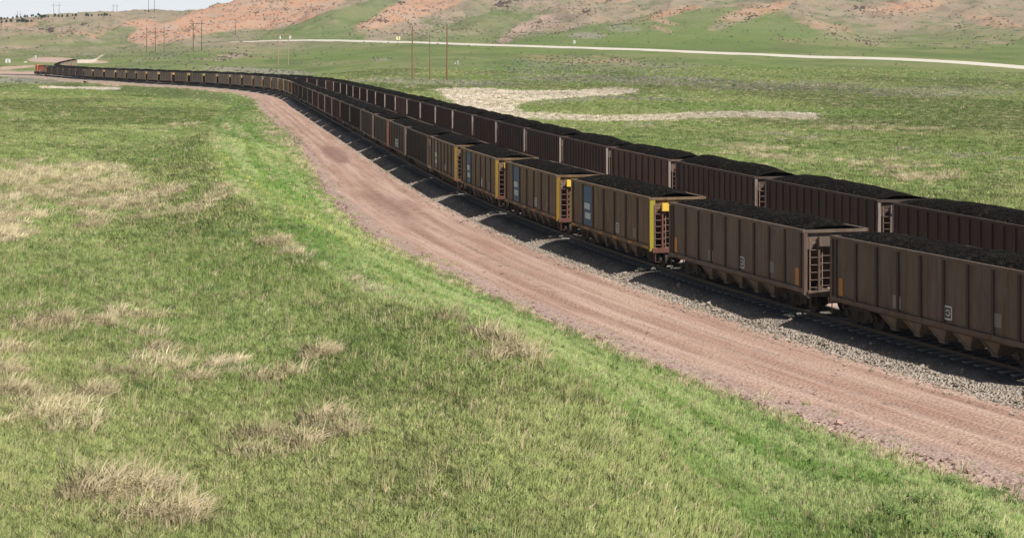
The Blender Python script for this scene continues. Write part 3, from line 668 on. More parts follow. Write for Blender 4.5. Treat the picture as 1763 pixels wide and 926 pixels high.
def coal_mesh(seed, rough, HL):
    nx_, ny_ = 54, 15
    u = np.linspace(-1, 1, nx_); w = np.linspace(-1, 1, ny_)
    U, W = np.meshgrid(u, w, indexing='ij'); Xc = U * (HL - .12); Yc = W * 1.468
    endt = 1 - sstep(.72, 1.0, np.abs(U)); side = 1 - np.abs(W) ** 2.2
    lump = .55 + .62 * (fbm(Xc / 4.2 + seed * 13, Yc / 5.0 + seed, 3) + .5)
    Z = 3.66 + (.10 + rough * lump) * side * (.58 + .42 * endt) + .14 * fbm(Xc / .8 + seed * 7, Yc / .8, 3) * (.3 + .7 * side)
    Z = np.where((np.abs(W) > .98), 3.60, Z)
    return grid_mesh('coal_load', Xc, Yc, Z, M['coal'])
def chute_mesh():
    b = MB(); y = 1.30
    tp = [(-.66, -y, .95), (.66, -y, .95), (.66, y, .95), (-.66, y, .95)]; bt = [(-.10, -1.0, .30), (.10, -1.0, .30), (.10, 1.0, .30), (-.10, 1.0, .30)]
    b.add(tp + bt, [(4,5,6,7)[::-1], (0,4,5,1)[::-1], (1,5,6,2)[::-1], (2,6,7,3)[::-1], (3,7,4,0)[::-1]], 0)
    for sd in (-1, 1):
        b.tube([(-.64, sd * 1.31, .93), (-.06, sd * 1.02, .29)], .045, 5, 0); b.tube([(.64, sd * 1.31, .93), (.06, sd * 1.02, .29)], .045, 5, 0)
        b.box(-.2, .2, *sorted((sd * .9, sd * 1.06)), .25, .35, 0)
    return b.mesh('discharge_chute', [M['chute']])
def truck_mesh():
    b = MB()
    for sd in (-1, 1):
        y0, y1 = sorted((sd * .93, sd * 1.08))
        b.prism([(-1.18, .40), (-1.18, .62), (-.45, .82), (.45, .82), (1.18, .62), (1.18, .40), (.62, .46), (.34, .24), (-.34, .24), (-.62, .46)], y0, y1, 0)
        for x in (-.89, .89): b.disc((x, sd * 1.10, .50), .15, .14, 'y', 10, 0)
        for x in (-.16, 0, .16): b.tube([(x, sd * 1.09, .34), (x, sd * 1.09, .66)], .06, 6, 0)
    b.box(-.2, .2, -1.0, 1.0, .45, .68, 0)
    return b.mesh('truck', [M['undercarriage']])
def wheelset_mesh():
    b = MB()
    for sd in (-1, 1):
        b.disc((0, sd * .745, .458), .455, .13, 'y', 22, 0); b.disc((0, sd * .69, .458), .48, .03, 'y', 22, 0); b.disc((0, sd * .80, .458), .17, .10, 'y', 12, 0)
    b.tube([(0, -1.0, .458), (0, 1.0, .458)], .085, 8, 0)
    return b.mesh('wheelset', [M['undercarriage']])
def post_mesh(mat, wd):
    W0, W1 = .17 - wd, .17
    b = MB(); b.box(-.05, .06, W0, W1, 1.0, 3.60, 0); b.box(-.10, .061, W1 - .06, W1 + .005, 1.0, 3.598, 0); b.box(-.09, .075, W0 - .02, W1 + .02, .90, 1.02, 0)
    return b.mesh('corner_post', [mat])
def endpanel_mesh(mat):
    b = MB(); b.box(-.06, .10, -.46, .46, -.21, .21, 0); b.box(-.28, -.05, -.40, .40, -.10, .10, 0); return b.mesh('end_panel', [mat])
def ladder_mesh(rail, rung):
    b = MB()
    for y in (-.40, .40): b.box(-.05, .05, y - .045, y + .045, 1.05, 3.12, 0)
    for i in range(6):
        z = 1.30 + i * .33; b.tube([(.0, -.40, z), (.0, .40, z)], .012, 5, 1)
    return b.mesh('ladder', [rail, rung])
def grab_mesh(rung):
    b = MB()
    for i in range(7):
        z = 1.25 + i * .33; b.tube([(0, -.30, z), (.05, -.28, z - .02), (.05, .26, z - .02), (0, .30, z)], .012, 5, 0)
    for y in (-.30, .30): b.box(-.03, .02, y - .02, y + .02, 1.05, 3.4, 0)
    return b.mesh('grab_irons', [rung])
def platform_mesh(mat):
    b = MB(); b.box(-.32, .18, -1.45, 1.45, .98, 1.05, 0); b.box(.10, .20, -1.5, 1.5, .84, 1.075, 0)
    for y in (-1.35, 1.35): b.tube([(.12, y, .95), (.12, y, .35), (.12, y * .8, .35)], .025, 5, 0)
    return b.mesh('end_platform', [mat])
def coupler_mesh():
    b = MB(); b.box(-.5, .20, -.09, .09, .78, .94, 0); b.box(.15, .42, -.17, .05, .70, 1.0, 0); b.box(.25, .46, .04, .17, .72, .98, 0); b.box(-.1, .02, -.32, .32, .66, 1.02, 0)
    return b.mesh('coupler', [M['rust']])
def hose_mesh():
    b = MB(); b.tube([(0, .35, .82), (.22, .36, .70), (.34, .34, .48), (.42, .22, .38), (.50, .10, .44)], .03, 6, 0); return b.mesh('air_hose', [M['grey_mark']])
def plate_mesh(name, mat, w, h):
    b = MB(); b.box(-w/2, w/2, -.008, .008, -h/2, h/2, 0); return b.mesh(name, [mat])
def stencil_mesh():
    # small white boxed stencil: an outlined square holding a round mark, with a bar under it
    b = MB()
    for z in (-.24, .24): b.box(-.22, .22, -.007, .007, z - .03, z + .03, 0)
    for x in (-.22, .22): b.box(x - .03, x + .03, -.0068, .0068, -.21, .21, 0)
    pts = [(.11 * math.cos(a), 0, .11 * math.sin(a)) for a in np.linspace(.4, 5.9, 14)]; b.tube(pts, .03, 4, 0)
    return b.mesh('stencil', [M['white_mark']])
def letters_mesh():
    b = MB()
    for x in (-.95, 0, .95):
        b.box(x - .34, x - .18, -.008, .008, -.42, .42, 0); b.box(x + .18, x + .34, -.008, .008, -.42, .42, 0); b.box(x - .181, x + .181, -.0075, .0075, .27, .42, 0); b.box(x - .181, x + .181, -.0075, .0075, -.07, .07, 0)
    return b.mesh('lettering', [M['white_mark']])

BODY = {}
for key, kind, m0 in (('tan', 'panel', 'body_tan'), ('grey', 'posts', 'body_grey'), ('dark', 'ribbed', 'body_dark'), ('rust', 'posts', 'body_rust'), ('black', 'ribbed', 'body_dark'), ('sand', 'posts', 'body_sand'), ('dusty', 'panel', 'body_dusty')):
    BODY[key] = body_mesh(kind, 6.55 if key in ('tan', 'dusty') else 7.3 if key in ('dark', 'sand', 'rust') else 7.0).mesh('body', [M[m0], M['rib'] if key not in ('dark', 'sand') else M[m0]])
COALS_L = [coal_mesh(i + 30, r, 7.3) for i, r in enumerate((.34, .40, .37, .44))]
COALS = [coal_mesh(i, r, 7.0) for i, r in enumerate((.34, .42, .38, .46, .40))] 
COALS_S = [coal_mesh(i + 20, r, 6.55) for i, r in enumerate((.30, .36, .33, .40))]
COALS2 = [coal_mesh(i + 9, r, 7.3) for i, r in enumerate((.47, .53, .44, .55, .49))]
ME = dict(chute=chute_mesh(), truck=truck_mesh(), wheelset=wheelset_mesh(), coupler=coupler_mesh(), hose=hose_mesh())
POSTS = {k: post_mesh(M[k], w_) for k, w_ in (('yellow', .24), ('dull_yellow', .24), ('yellow_green', .29), ('pale_steel', .15), ('rust', .2), ('body_dark', .16), ('body_grey', .16))}
ENDP = {k: endpanel_mesh(M[k]) for k in ('yellow_box', 'pale_steel', 'rust', 'body_grey', 'body_dark')}
LAD = {k: ladder_mesh(M[k], M['rung']) for k in ('rust', 'pale_steel', 'body_grey')}
GRAB = grab_mesh(M['rung']); PLAT = {k: platform_mesh(M[k]) for k in ('rust', 'pale_steel', 'body_grey')}
BLUE = plate_mesh('blue_panel', M['blue_panel'], 1.56, 2.28); PATCH = plate_mesh('white_patch', M['white_mark'], .95, .36); GREY = plate_mesh('grey_stencil', M['grey_mark'], .55, .52)
MARK = plate_mesh('orange_marker', M['orange_mark'], .62, .13); MARKV = plate_mesh('orange_marker', M['orange_mark'], .3, .75); STENC = stencil_mesh(); LETT = letters_mesh()
BROWNP = plate_mesh('faded_panel', M['grey_mark'], 1.54, 2.28)

def part(name, me, parent, loc=(0, 0, 0), rz=0.0, sx=1):
    o = bpy.data.objects.new(name, me); COL.objects.link(o); o.parent = parent; o.location = loc; o.rotation_euler = (0, 0, rz); return o

def make_car(P, s, spec, detail, label, group):
    a = P.at(s - 4.5); c = P.at(s + 4.5); m = (a + c) / 2
    root = bpy.data.objects.new('coal_hopper_car', None); COL.objects.link(root); root.empty_display_size = .5
    d = c - a
    root.location = m; root.rotation_euler = (0, -math.atan2(d[2], math.hypot(d[0], d[1])), math.atan2(d[1], d[0]))
    root['label'] = label; root['category'] = 'coal car'; root['group'] = group
    # local +x runs away from the camera, +y to the camera's left
    part('body', BODY[spec['body']], root)
    HL = 6.55 if spec['body'] in ('tan', 'dusty') else 7.3 if spec['body'] in ('dark', 'sand', 'rust') else 7.0
    cl = random.choice(COALS2 if spec.get('heap') else COALS_S if HL < 7 else COALS_L if HL > 7.1 else COALS); part('coal_load', cl, root, (0, 0, 0), random.choice((0, math.pi)))
    e = spec['end']; pan = spec.get('panel')
    for sg in ((1, -1) if detail >= 1 else (-1,)):
        rz = 0 if sg > 0 else math.pi
        for sd in ((1, -1) if detail >= 1 else (1,)):
            pp = part('corner_post', POSTS[e], root, (sg * (HL - .03), sd * 1.40, 0)); pp.scale = (sg, sd, 1)
        if pan: part('end_panel', ENDP[pan], root, (sg * (HL + .20), -.52 * sg, 3.26), rz)
    for sg in (1, -1):
        t_ = part('truck', ME['truck'], root, (sg * 5.5, 0, 0))
        if detail >= 1:
            for x in (-.89, .89): part('wheelset', ME['wheelset'], t_, (x, 0, 0))
    if detail >= 1:
        for i in range(5): part('discharge_chute', ME['chute'], root, (-3.2 + i * 1.6, 0, 0))
        for sg in (1, -1):
            rz = 0 if sg > 0 else math.pi
            part('ladder', LAD[spec.get('lad', 'rust')], root, (sg * (HL + .14), -.52 * sg, 0), rz)
            part('end_platform', PLAT[spec.get('lad', 'rust')], root, (sg * (HL + .10), 0, 0), rz)
            part('coupler', ME['coupler'], root, (sg * 7.62, 0, 0), rz)
    if detail >= 2:
        for sg in (1, -1):
            rz = 0 if sg > 0 else math.pi
            part('air_hose', ME['hose'], root, (sg * 7.62, 0, 0), rz)
            for sd in (1, -1): part('grab_irons', GRAB, root, (sg * (HL + .08), sd * 1.02, 0), rz)
    if spec.get('mark') and detail >= 1:
        if detail >= 2:
            for i in range(6):
                part('orange_marker', MARK, root, (-6.0 + i * 2.4, 1.592, 1.07))
            part('stencil', STENC, root, (-1.4, 1.512, 1.62)); part('grey_stencil', GREY, root, (-4.2, 1.512, 1.62))
        if spec['mark'] == 'blue':
            bp = part('blue_panel', BLUE, root, (3.63, 1.509, 2.38))
        else:
            bp = part('faded_panel', BROWNP, root, (3.63, 1.509, 2.38))
        part('white_patch', PATCH, bp, (.12, .012, -.02)); part('white_patch', PATCH, bp, (0, .012, -.58))
    if spec.get('letters'): part('lettering', LETT, root, (-.2, 1.575, 1.75))
    if spec.get('vmark') and detail >= 2:
        for x in (-6.3, 6.3): part('orange_marker', MARKV, root, (x, 1.512, 1.62))
        part('grey_stencil', GREY, root, (-3.9, 1.512, 1.75)); part('grey_stencil', GREY, root, (2.3, 1.512, 1.55)); part('stencil', STENC, root, (-1.0, 1.512, 1.6))
    return root

ONES = 'zeroth first second third fourth fifth sixth seventh eighth ninth tenth eleventh twelfth thirteenth fourteenth fifteenth sixteenth seventeenth eighteenth nineteenth'.split()
TENS = {2: 'twent', 3: 'thirt', 4: 'fort', 5: 'fift', 6: 'sixt'}
def ordinal(k):
    if k < 20: return ONES[k]
    t_, u = divmod(k, 10); return TENS[t_] + 'ieth' if u == 0 else TENS[t_] + 'y-' + ONES[u]

Y_ = dict(body='tan', end='yellow', panel='yellow_box', lad='rust', mark='blue')
YF = dict(Y_, body='dusty', end='dull_yellow'); YN = dict(Y_, mark='plain'); Y1 = dict(Y_, end='yellow_green')
DK = dict(body='dark', end='body_dark', panel='body_dark', lad='body_grey')
DP = dict(body='dark', end='pale_steel', panel='pale_steel', lad='pale_steel', heap=True)
TN = dict(body='grey', end='body_grey', panel='body_grey', lad='body_grey')
TL = dict(TN, letters=True); TR = dict(body='rust', end='rust', panel='rust', lad='rust'); TV = dict(body='grey', end='body_grey', panel='body_grey', lad='body_grey', vmark=True)
specs1 = {-5: TN, -4: DK, -3: TN, -2: TV, -1: TV, 0: Y1, 1: Y_, 2: Y_, 3: YN, 4: DK, 5: TL, 6: dict(TN, end='rust', panel='rust', lad='rust'), 7: TN, 8: DK, 9: DK, 10: TR, 11: TN, 12: TN, 13: TR, 14: TN, 15: DK, 16: DK, 17: DK, 18: DK}
desc = {'dusty': 'dusty tan coal hopper with yellow end box', 'tan': 'weathered tan coal hopper with yellow end posts', 'grey': 'grey-brown steel coal hopper with narrow side posts', 'dark': 'dark brown ribbed coal hopper', 'rust': 'rusty brown coal hopper'}
s_end0 = TR1.s_of_Y(92.9 + .3) ; 
N1 = 45
SHIFT1, SHIFT2 = .6, .6
sL = 0
for i in range(-5, N1):
    s = s_end0 + 7.0 + SHIFT1 + PITCH * i
    if s < 12: continue
    sp = specs1.get(i, (Y_ if i < 19 else YF) if i < 39 else dict(TN, panel='pale_steel'))
    Yc = TR1.at(s)[1]
    det = 2 if Yc < 190 else 1 if Yc < 330 else 0
    if det == 0 and sp is YF: sp = dict(YF, mark='blue' if random.random() < .6 else 'plain')
    k = N1 - i
    dd = desc[sp['body']]
    if sp.get('letters'): dd += ' and white lettering'
    if i in (0, 1, 2): dd = 'weathered tan coal hopper with yellow ends and blue marked panel'
    if i == 3: dd = 'weathered tan coal hopper with yellow ends and white patches'
    make_car(TR1, s, sp, det, f'{dd}, {ordinal(k)} behind the orange locomotive', 'coal cars of the near train')
    sL = s
s_2 = TR2.s_of_Y(124.19 + .3)
cars2 = []
i = -7
while True:
    s = s_2 + 7.0 + SHIFT2 + PITCH * i
    if s > TR2.s_of_Y(912): break
    if s > 12: cars2.append((i, s))
    i += 1
for j, (i, s) in enumerate(cars2):
    Yc = TR2.at(s)[1]
    det = 2 if Yc < 190 else 1 if Yc < 300 else 0
    k = len(cars2) - j
    make_car(TR2, s, dict(DP, body='sand') if k <= 5 else DP if i % 9 else dict(DP, body='rust'), det, f"{'sandy tan' if k <= 5 else 'dark brown'} heaped coal hopper on the far track, {ordinal(k)} from its far tail", 'coal cars of the far train')

# ------------------------------------------------------------------ orange locomotive at the head of the near train
s = sL + PITCH / 2 + 11.6
a = TR1.at(s - 7); c = TR1.at(s + 7); m = (a + c) / 2; d = c - a
loco = bpy.data.objects.new('locomotive', None); COL.objects.link(loco); loco.location = m
loco.rotation_euler = (0, -math.atan2(d[2], math.hypot(d[0], d[1])), math.atan2(d[1], d[0]))
loco['label'] = 'orange and dark green diesel locomotive heading the near coal train'; loco['category'] = 'locomotive'
b = MB(); b.box(-11, 11, -1.5, 1.5, 1.15, 1.55, 0); b.box(-11.2, -10.9, -1.4, 1.4, .45, 1.6, 0); b.prism([(11, 1.6), (11, .9), (11.5, .3), (11.0, .3), (10.7, 1.1)], -1.45, 1.45, 0); part('underframe', b.mesh('underframe', [M['black_loco']]), loco)
b = MB(); b.box(-3.0, 3.0, -1.35, 1.35, .35, 1.16, 0); part('fuel_tank', b.mesh('fuel_tank', [M['black_loco']]), loco)
b = MB(); b.box(-10.2, 5.6, -1.05, 1.05, 1.55, 3.85, 0); b.box(-10.2, 5.6, -1.06, 1.06, 3.85, 4.25, 1); b.box(-10.0, -6.2, -1.5, 1.5, 3.6, 4.5, 1); b.prism([(5.0, 4.24), (5.0, 4.5), (-6.2, 4.5), (-6.2, 4.24)], -.9, .9, 1)
b.box(-10.21, 5.55, -1.07, 1.07, 2.3, 2.42, 2); part('hood', b.mesh('hood', [M['orange_loco'], M['green_loco'], M['yellow']]), loco)
b = MB(); b.box(5.6, 8.6, -1.5, 1.5, 1.55, 4.3, 0); b.prism([(5.6, 4.3), (8.7, 4.3), (8.4, 4.62), (5.7, 4.62)], -1.45, 1.45, 1); b.prism([(8.6, 1.55), (10.4, 1.55), (10.3, 3.2), (8.6, 3.5)], -1.1, 1.1, 0)
cab = part('cab', b.mesh('cab', [M['orange_loco'], M['orange_loco']]), loco)
b = MB()
for sd in (-1, 1):
    for x in (6.2, 7.3): b.box(x, x + .75, *sorted((sd * 1.49, sd * 1.515)), 3.2, 3.95, 0)
for y in (-1.1, .3): b.box(8.59, 8.62, y, y + .8, 3.6, 4.1, 0)
part('window', b.mesh('window', [M['glass_dark']]), cab)
for x in (-7.2, 7.2):
    b = MB()
    for sd in (-1, 1): b.box(x - 2.3, x + 2.3, *sorted((sd * .95, sd * 1.15)), .38, .85, 0)
    t_ = part('truck', b.mesh('truck', [M['black_loco']]), loco)
    b = MB()
    for dx in (-1.8, 0, 1.8):
        for sd in (-1, 1): b.disc((x + dx, sd * .745, .52), .52, .13, 'y', 20, 0)
    part('wheels', b.mesh('wheels', [M['undercarriage']]), t_)
b = MB()
for sd in (-1, 1):
    b.tube([(-10.8, sd * 1.45, 2.55), (5.4, sd * 1.45, 2.55)], .03, 5, 0)
    for x in np.linspace(-10.8, 5.4, 9): b.tube([(x, sd * 1.45, 1.55), (x, sd * 1.45, 2.55)], .03, 5, 0)
part('handrail', b.mesh('handrail', [M['white_paint']]), loco)

# ------------------------------------------------------------------ power poles
def pole_at(x, ytop, ybase, Z=None):
    if Z is None: X, Z, z = ray_ground(x, ybase)
    else:
        X = px_to_X(x, Z); z = float(terrain(np.array([X]), np.array([Z]))[0])
    top = CAM_H - (ytop - PY) * Z / F
    return X, Z, z, top - z
POLE_BASE = {}
def single_pole(x, yt, yb, r, mat, label, group, arm=None, Z=None):
    X, Y, z, H = pole_at(x, yt, yb, Z)
    root = link('utility_pole', None, label=label, cat='power pole', group=group, loc=(X, Y, z - .4))
    b = MB(); b.tube([(0, 0, 0), (0, 0, (H + .4) * .5), (0, 0, H + .4)], r, 8, 0, .62); part('shaft', b.mesh('shaft', [M[mat]]), root)
    b = MB(); b.disc((0, 0, H + .43), r * .7, .08, 'z', 8, 0); part('cap', b.mesh('cap', [M['galv']]), root)
    if arm:
        b = MB(); b.box(-arm, arm, -.09, .09, H - 1.0, H - .78, 0); part('crossarm', b.mesh('crossarm', [M[mat]]), root)
        for q in (-arm * .9, 0.3, arm * .9):
            b = MB(); b.tube([(q, -.12, H - .78), (q, -.12, H - .30)], .07, 6, 0); part('insulator', b.mesh('insulator', [M['insulator']]), root)
    return root
single_pole(710, 46, 139.5, .31, 'pole_red', 'thick red-brown pole without crossarm, the tallest bare pole nearest the yellow road sign', 'bare red-brown poles by the pale flat')
single_pole(740, 60, 139.2, .2, 'pole_red', 'thin red-brown pole standing between two thicker bare poles', 'bare red-brown poles by the pale flat')
single_pole(769.7, 41.5, 138.8, .31, 'pole_red', 'thick red-brown bare pole beside the small white marker post', 'bare red-brown poles by the pale flat')
def h_frame(xa, xb, yt, yb, yarm, r, mat, label, brace=True, Z=None, pots=False, over=4.0, group='two-legged power line frames'):
    Xa, Y, za, H = pole_at(xa, yt, yb, Z); Xb = px_to_X(xb, Y); zb_ = float(terrain(np.array([Xb]), np.array([Y]))[0])
    root = link('power_line_frame', None, label=label, cat='power pole', group=group, loc=((Xa + Xb) / 2, Y, min(za, zb_) - .4))
    z0 = min(za, zb_) - .4; w = (Xb - Xa) / 2; top = za + H - z0; za_ = CAM_H - (yarm - PY) * Y / F - z0
    for sx in (-w, w):
        b = MB(); b.tube([(sx, 0, 0), (sx, 0, top)], r, 8, 0, .65); part('shaft', b.mesh('shaft', [M[mat]]), root)
    b = MB(); b.box(-w - over, w + over, -.36, -.18, za_ - .14, za_ + .14, 0); b.box(-w - over, w + over, .18, .36, za_ - .14, za_ + .14, 0); part('crossarm', b.mesh('crossarm', [M[mat]]), root)
    for q in (-w - over * .92, 0, w + over * .92):
        b = MB()
        for k_ in range(6): b.disc((q, 0, za_ - .25 - k_ * .2), .13, .1, 'z', 8, 0)
        part('insulator', b.mesh('insulator', [M['insulator']]), root)
    if brace:
        b = MB(); b.tube([(-w, 0, za_ - 2.2), (w, 0, za_ - 6.6)], .09, 5, 0); b.tube([(w, .1, za_ - 2.2), (-w, .1, za_ - 6.6)], .09, 5, 0); part('cross_brace', b.mesh('cross_brace', [M[mat]]), root)
    if pots:
        for q in (-w + 1.0, w + .8):
            b = MB(); b.tube([(q, -.2, za_ - 2.0), (q, -.2, za_ - .7)], .5, 10, 0); b.tube([(q, -.2, za_ - .7), (q, -.2, za_ - .1)], .14, 6, 0); part('transformer', b.mesh('transformer', [M['white_paint']]), root)
    return root
h_frame(478.8, 496.3, 58, 113.5, 60.5, .24, 'pole_tan', 'pale tan two-legged power frame with white transformers near the gravel road end', False, pots=True, over=1.6)
h_frame(332.7, 347.3, 37.5, 88.5, 41, .27, 'pole_grey', 'brown two-legged power frame with crossed braces below the red hillside', True, over=2.2)
for x, yt, yb in ((252.5, 46, 91), (267.6, 46.5, 92.5), (282.6, 45.5, 89.5)):
    single_pole(x, yt, yb, .22, 'pole_grey', {252.5: 'brown pole with one crossarm, farthest along its row from the two-legged brown frame', 267.6: 'brown pole with one crossarm, middle of the row of three', 282.6: 'brown pole with one crossarm, nearest of three to the two-legged brown frame'}[x], 'three brown poles below the red hill', arm=1.4)
single_pole(405.5, 37, 61.5, .24, 'pole_grey', 'brown power pole standing alone at the foot of the red hillside', None, arm=3.2)
h_frame(92.5, 101.8, 6, 28, 10, .34, 'pole_grey', 'distant power frame standing whole against the sky above the ridge trees', False, Z=2450, over=3.5)
h_frame(194.8, 201.3, 8, 27, 11, .34, 'pole_grey', 'distant power frame against the sky at the bare end of the ridge trees', False, Z=2450, over=2.5)
h_frame(255.4, 265.8, -14, 20, -9, .36, 'pole_grey', 'tall power frame on the ridge hump with its top out of view', False, Z=2350, over=4)
h_frame(30, 35, 20, 34, 25.5, .34, 'pole_grey', 'distant power frame half hidden behind the ridge trees', False, Z=2650, over=3.5)

# ------------------------------------------------------------------ signs, markers, small trackside things
X, Y, z = ray_ground(686, 75.0)
sg = link('road_sign', None, label='cream yellow road sign with a dark mark beside the gravel road', cat='sign', loc=(X, Y + 5, float(terrain(np.array([X]), np.array([Y + 5]))[0]) - .2))
zt = CAM_H - (63.6 - PY) * (Y + 5) / F - sg.location.z
b = MB(); b.tube([(-.05, 0, 0), (-.05, 0, zt - .3)], .08, 6, 0); part('post', b.mesh('post', [M['pole_grey']]), sg)
b = MB(); b.box(-1.15, 1.15, -.12, -.06, zt - 1.9, zt, 0); bd = part('board', b.mesh('board', [M['sign_yellow']]), sg)
b = MB(); b.box(-.45, .45, -.135, -.119, zt - .75, zt - .35, 0); b.box(-.05, .40, -.134, -.119, zt - 1.35, zt - .75, 0); part('dark_mark', b.mesh('dark_mark', [M['sign_black']]), bd)
X, Y, z = ray_ground(989, 77.5)
sg = link('road_marker', None, label='small grey and white marker board beyond the gravel road', cat='sign', loc=(X, Y, z - .2))
b = MB()
for q in (-.45, .45): b.tube([(q, 0, 0), (q, 0, 2.6)], .06, 6, 0)
part('post', b.mesh('post', [M['galv']]), sg); b = MB(); b.box(-.75, .75, -.1, -.04, 1.9, 2.55, 0); b.box(-.75, .75, -.1, -.04, .95, 1.5, 0); part('board', b.mesh('board', [M['white_paint']]), sg)
for x, yb, hh, r, lab in ((788.2, 111.3, 1.75, .26, 'white cylindrical marker post behind the thickest red-brown pole'), (783.6, 110.6, .75, .26, 'short white stub beside the taller white marker post'), (968.5, 127, .9, .17, 'low white marker stub in the grass under the pinkish mound')):
    X, Y, z = ray_ground(x, yb); rt = link('marker_post', None, label=lab, cat='marker', loc=(X, Y, z - .1))
    b = MB(); b.tube([(0, 0, 0), (0, 0, hh)], r, 10, 0); part('shaft', b.mesh('shaft', [M['white_paint']]), rt); b = MB(); b.disc((0, 0, hh + .03), r * 1.12, .08, 'z', 10, 0); part('cap', b.mesh('cap', [M['galv']]), rt)
X, Y, z = ray_ground(13.6, 108.6)
sh = link('site_cabin', None, label='small white site cabin on the grass at the far junction', cat='cabin', loc=(X, Y, z - .1))
sh.rotation_euler = (0, 0, .2)
b = MB(); b.box(-1.3, 1.3, -1.2, 1.2, .1, 1.75, 0); part('wall', b.mesh('wall', [M['white_paint']]), sh); b = MB(); b.prism([(-1.45, 1.75), (1.45, 1.75), (1.3, 1.95), (0, 2.1), (-1.3, 1.95)], -1.3, 1.3, 0); part('roof', b.mesh('roof', [M['white_paint']]), sh)
b = MB(); b.box(-.3, .3, -1.23, -1.2, .15, 1.5, 0); part('door', b.mesh('door', [M['grey_mark']]), sh)
X, Y, z = ray_ground(61.5, 101.4)
cb = link('signal_cabinet', None, label='pale green equipment cabinet on the pink dirt pad', cat='cabinet', loc=(X, Y, z - .1)); b = MB(); b.box(-.5, .5, -.45, .45, .15, 2.0, 0); b.box(-.6, .6, -.55, .55, 0, .15, 1); part('case', b.mesh('case', [M['cabinet'], M['sleeper']]), cb)
b = MB(); b.box(-.55, .55, -.5, .5, 2.0, 2.1, 0); part('lid', b.mesh('lid', [M['cabinet']]), cb)
for x, lab in ((69.8, 'thin pale mast on the pink dirt pad beside the green cabinet'), (57.2, 'thinner grey mast between white cabin and green cabinet')):
    X, Y, z = ray_ground(x, 101.6); ms = link('signal_mast', None, label=lab, cat='mast', loc=(X, Y, z - .1)); b = MB(); b.tube([(0, 0, 0), (0, 0, 1.9)], .12, 6, 0); part('shaft', b.mesh('shaft', [M['pole_tan'] if x > 60 else M['galv']]), ms); b = MB(); b.box(-.22, .22, -.15, .15, 1.6, 2.1, 0); part('head', b.mesh('head', [M['pale_steel']]), ms)
X, Y, z = ray_ground(43.8, 108.2)
bl = link('concrete_block', None, label='squat pale concrete block beside the pink dirt pad', cat='block', loc=(X, Y, z - .1)); b = MB(); b.prism([(-.75, 0), (.75, 0), (.62, .7), (-.62, .7)], -.5, .5, 0); part('base', b.mesh('base', [M['white_paint']]), bl); b = MB(); b.tube([(-.2, 0, .68), (-.2, 0, .86), (.2, 0, .86), (.2, 0, .68)], .05, 5, 0); part('lifting_loop', b.mesh('lifting_loop', [M['rust']]), bl)
# culvert pipe
pts = []
for x, y in ((144.8, 143.6), (147, 145.6), (150, 147.0), (154.5, 148.2)):
    X, Y, z = ray_ground(x, y); pts.append((X, Y, z + .45))
p0 = pts[0]; b = MB(); Yc = np.mean([p[1] for p in pts]); b.tube([(p[0] - p0[0], (p[1] - p0[1]) * .3, p[2] - p0[2]) for p in pts], .3, 8, 0)
o = link('drain_pipe', b.mesh('drain_pipe', [M['black_pipe']]), label='black drain pipe curving down the bank below the track', cat='pipe', loc=p0)
# fence posts
def post(x, yb, hpx, lab, grp, r=.06, name='fence_post'):
    X, Y, z = ray_ground(x, yb); H = hpx * Y / F
    rt = bpy.data.objects.new(name, None)
    b = MB(); b.tube([(0, 0, -.2), (.02, 0, H * .5), (.05, 0, H)], r, 7, 0, .85)
    o = link(name, b.mesh(name, [M['post_grey']]), label=lab, cat='fence post', group=grp, loc=(X, Y, z)); bpy.data.objects.remove(rt); return o
post(506.3, 247, 10, 'grey wooden post in dry grass at the road edge, the first toward the ridge', 'posts at the road edge'); post(514.8, 249.5, 10, 'grey wooden post in dry grass closest to the dirt road', 'posts at the road edge')
post(87, 236, 9, 'lone dark post standing in the open green meadow', 'lone field posts', .07)
for x, yb, lab in ((671, 117.5, 'small dark post on the slope between gravel road and far train'), (674.5, 117.5, 'small dark post paired on the slope, on the side nearer the bare poles'), (723, 141, 'short grey post between the first and second bare poles'), (726.5, 140.5, 'short grey post just before the thin bare pole'), (926, 143.5, 'dark post at the upper edge of the pale reeds'), (961, 143.5, 'dark post past the pale reeds, second along the reed edge')):
    post(x, yb, 4.5, lab, 'fence posts on the flat', .12)

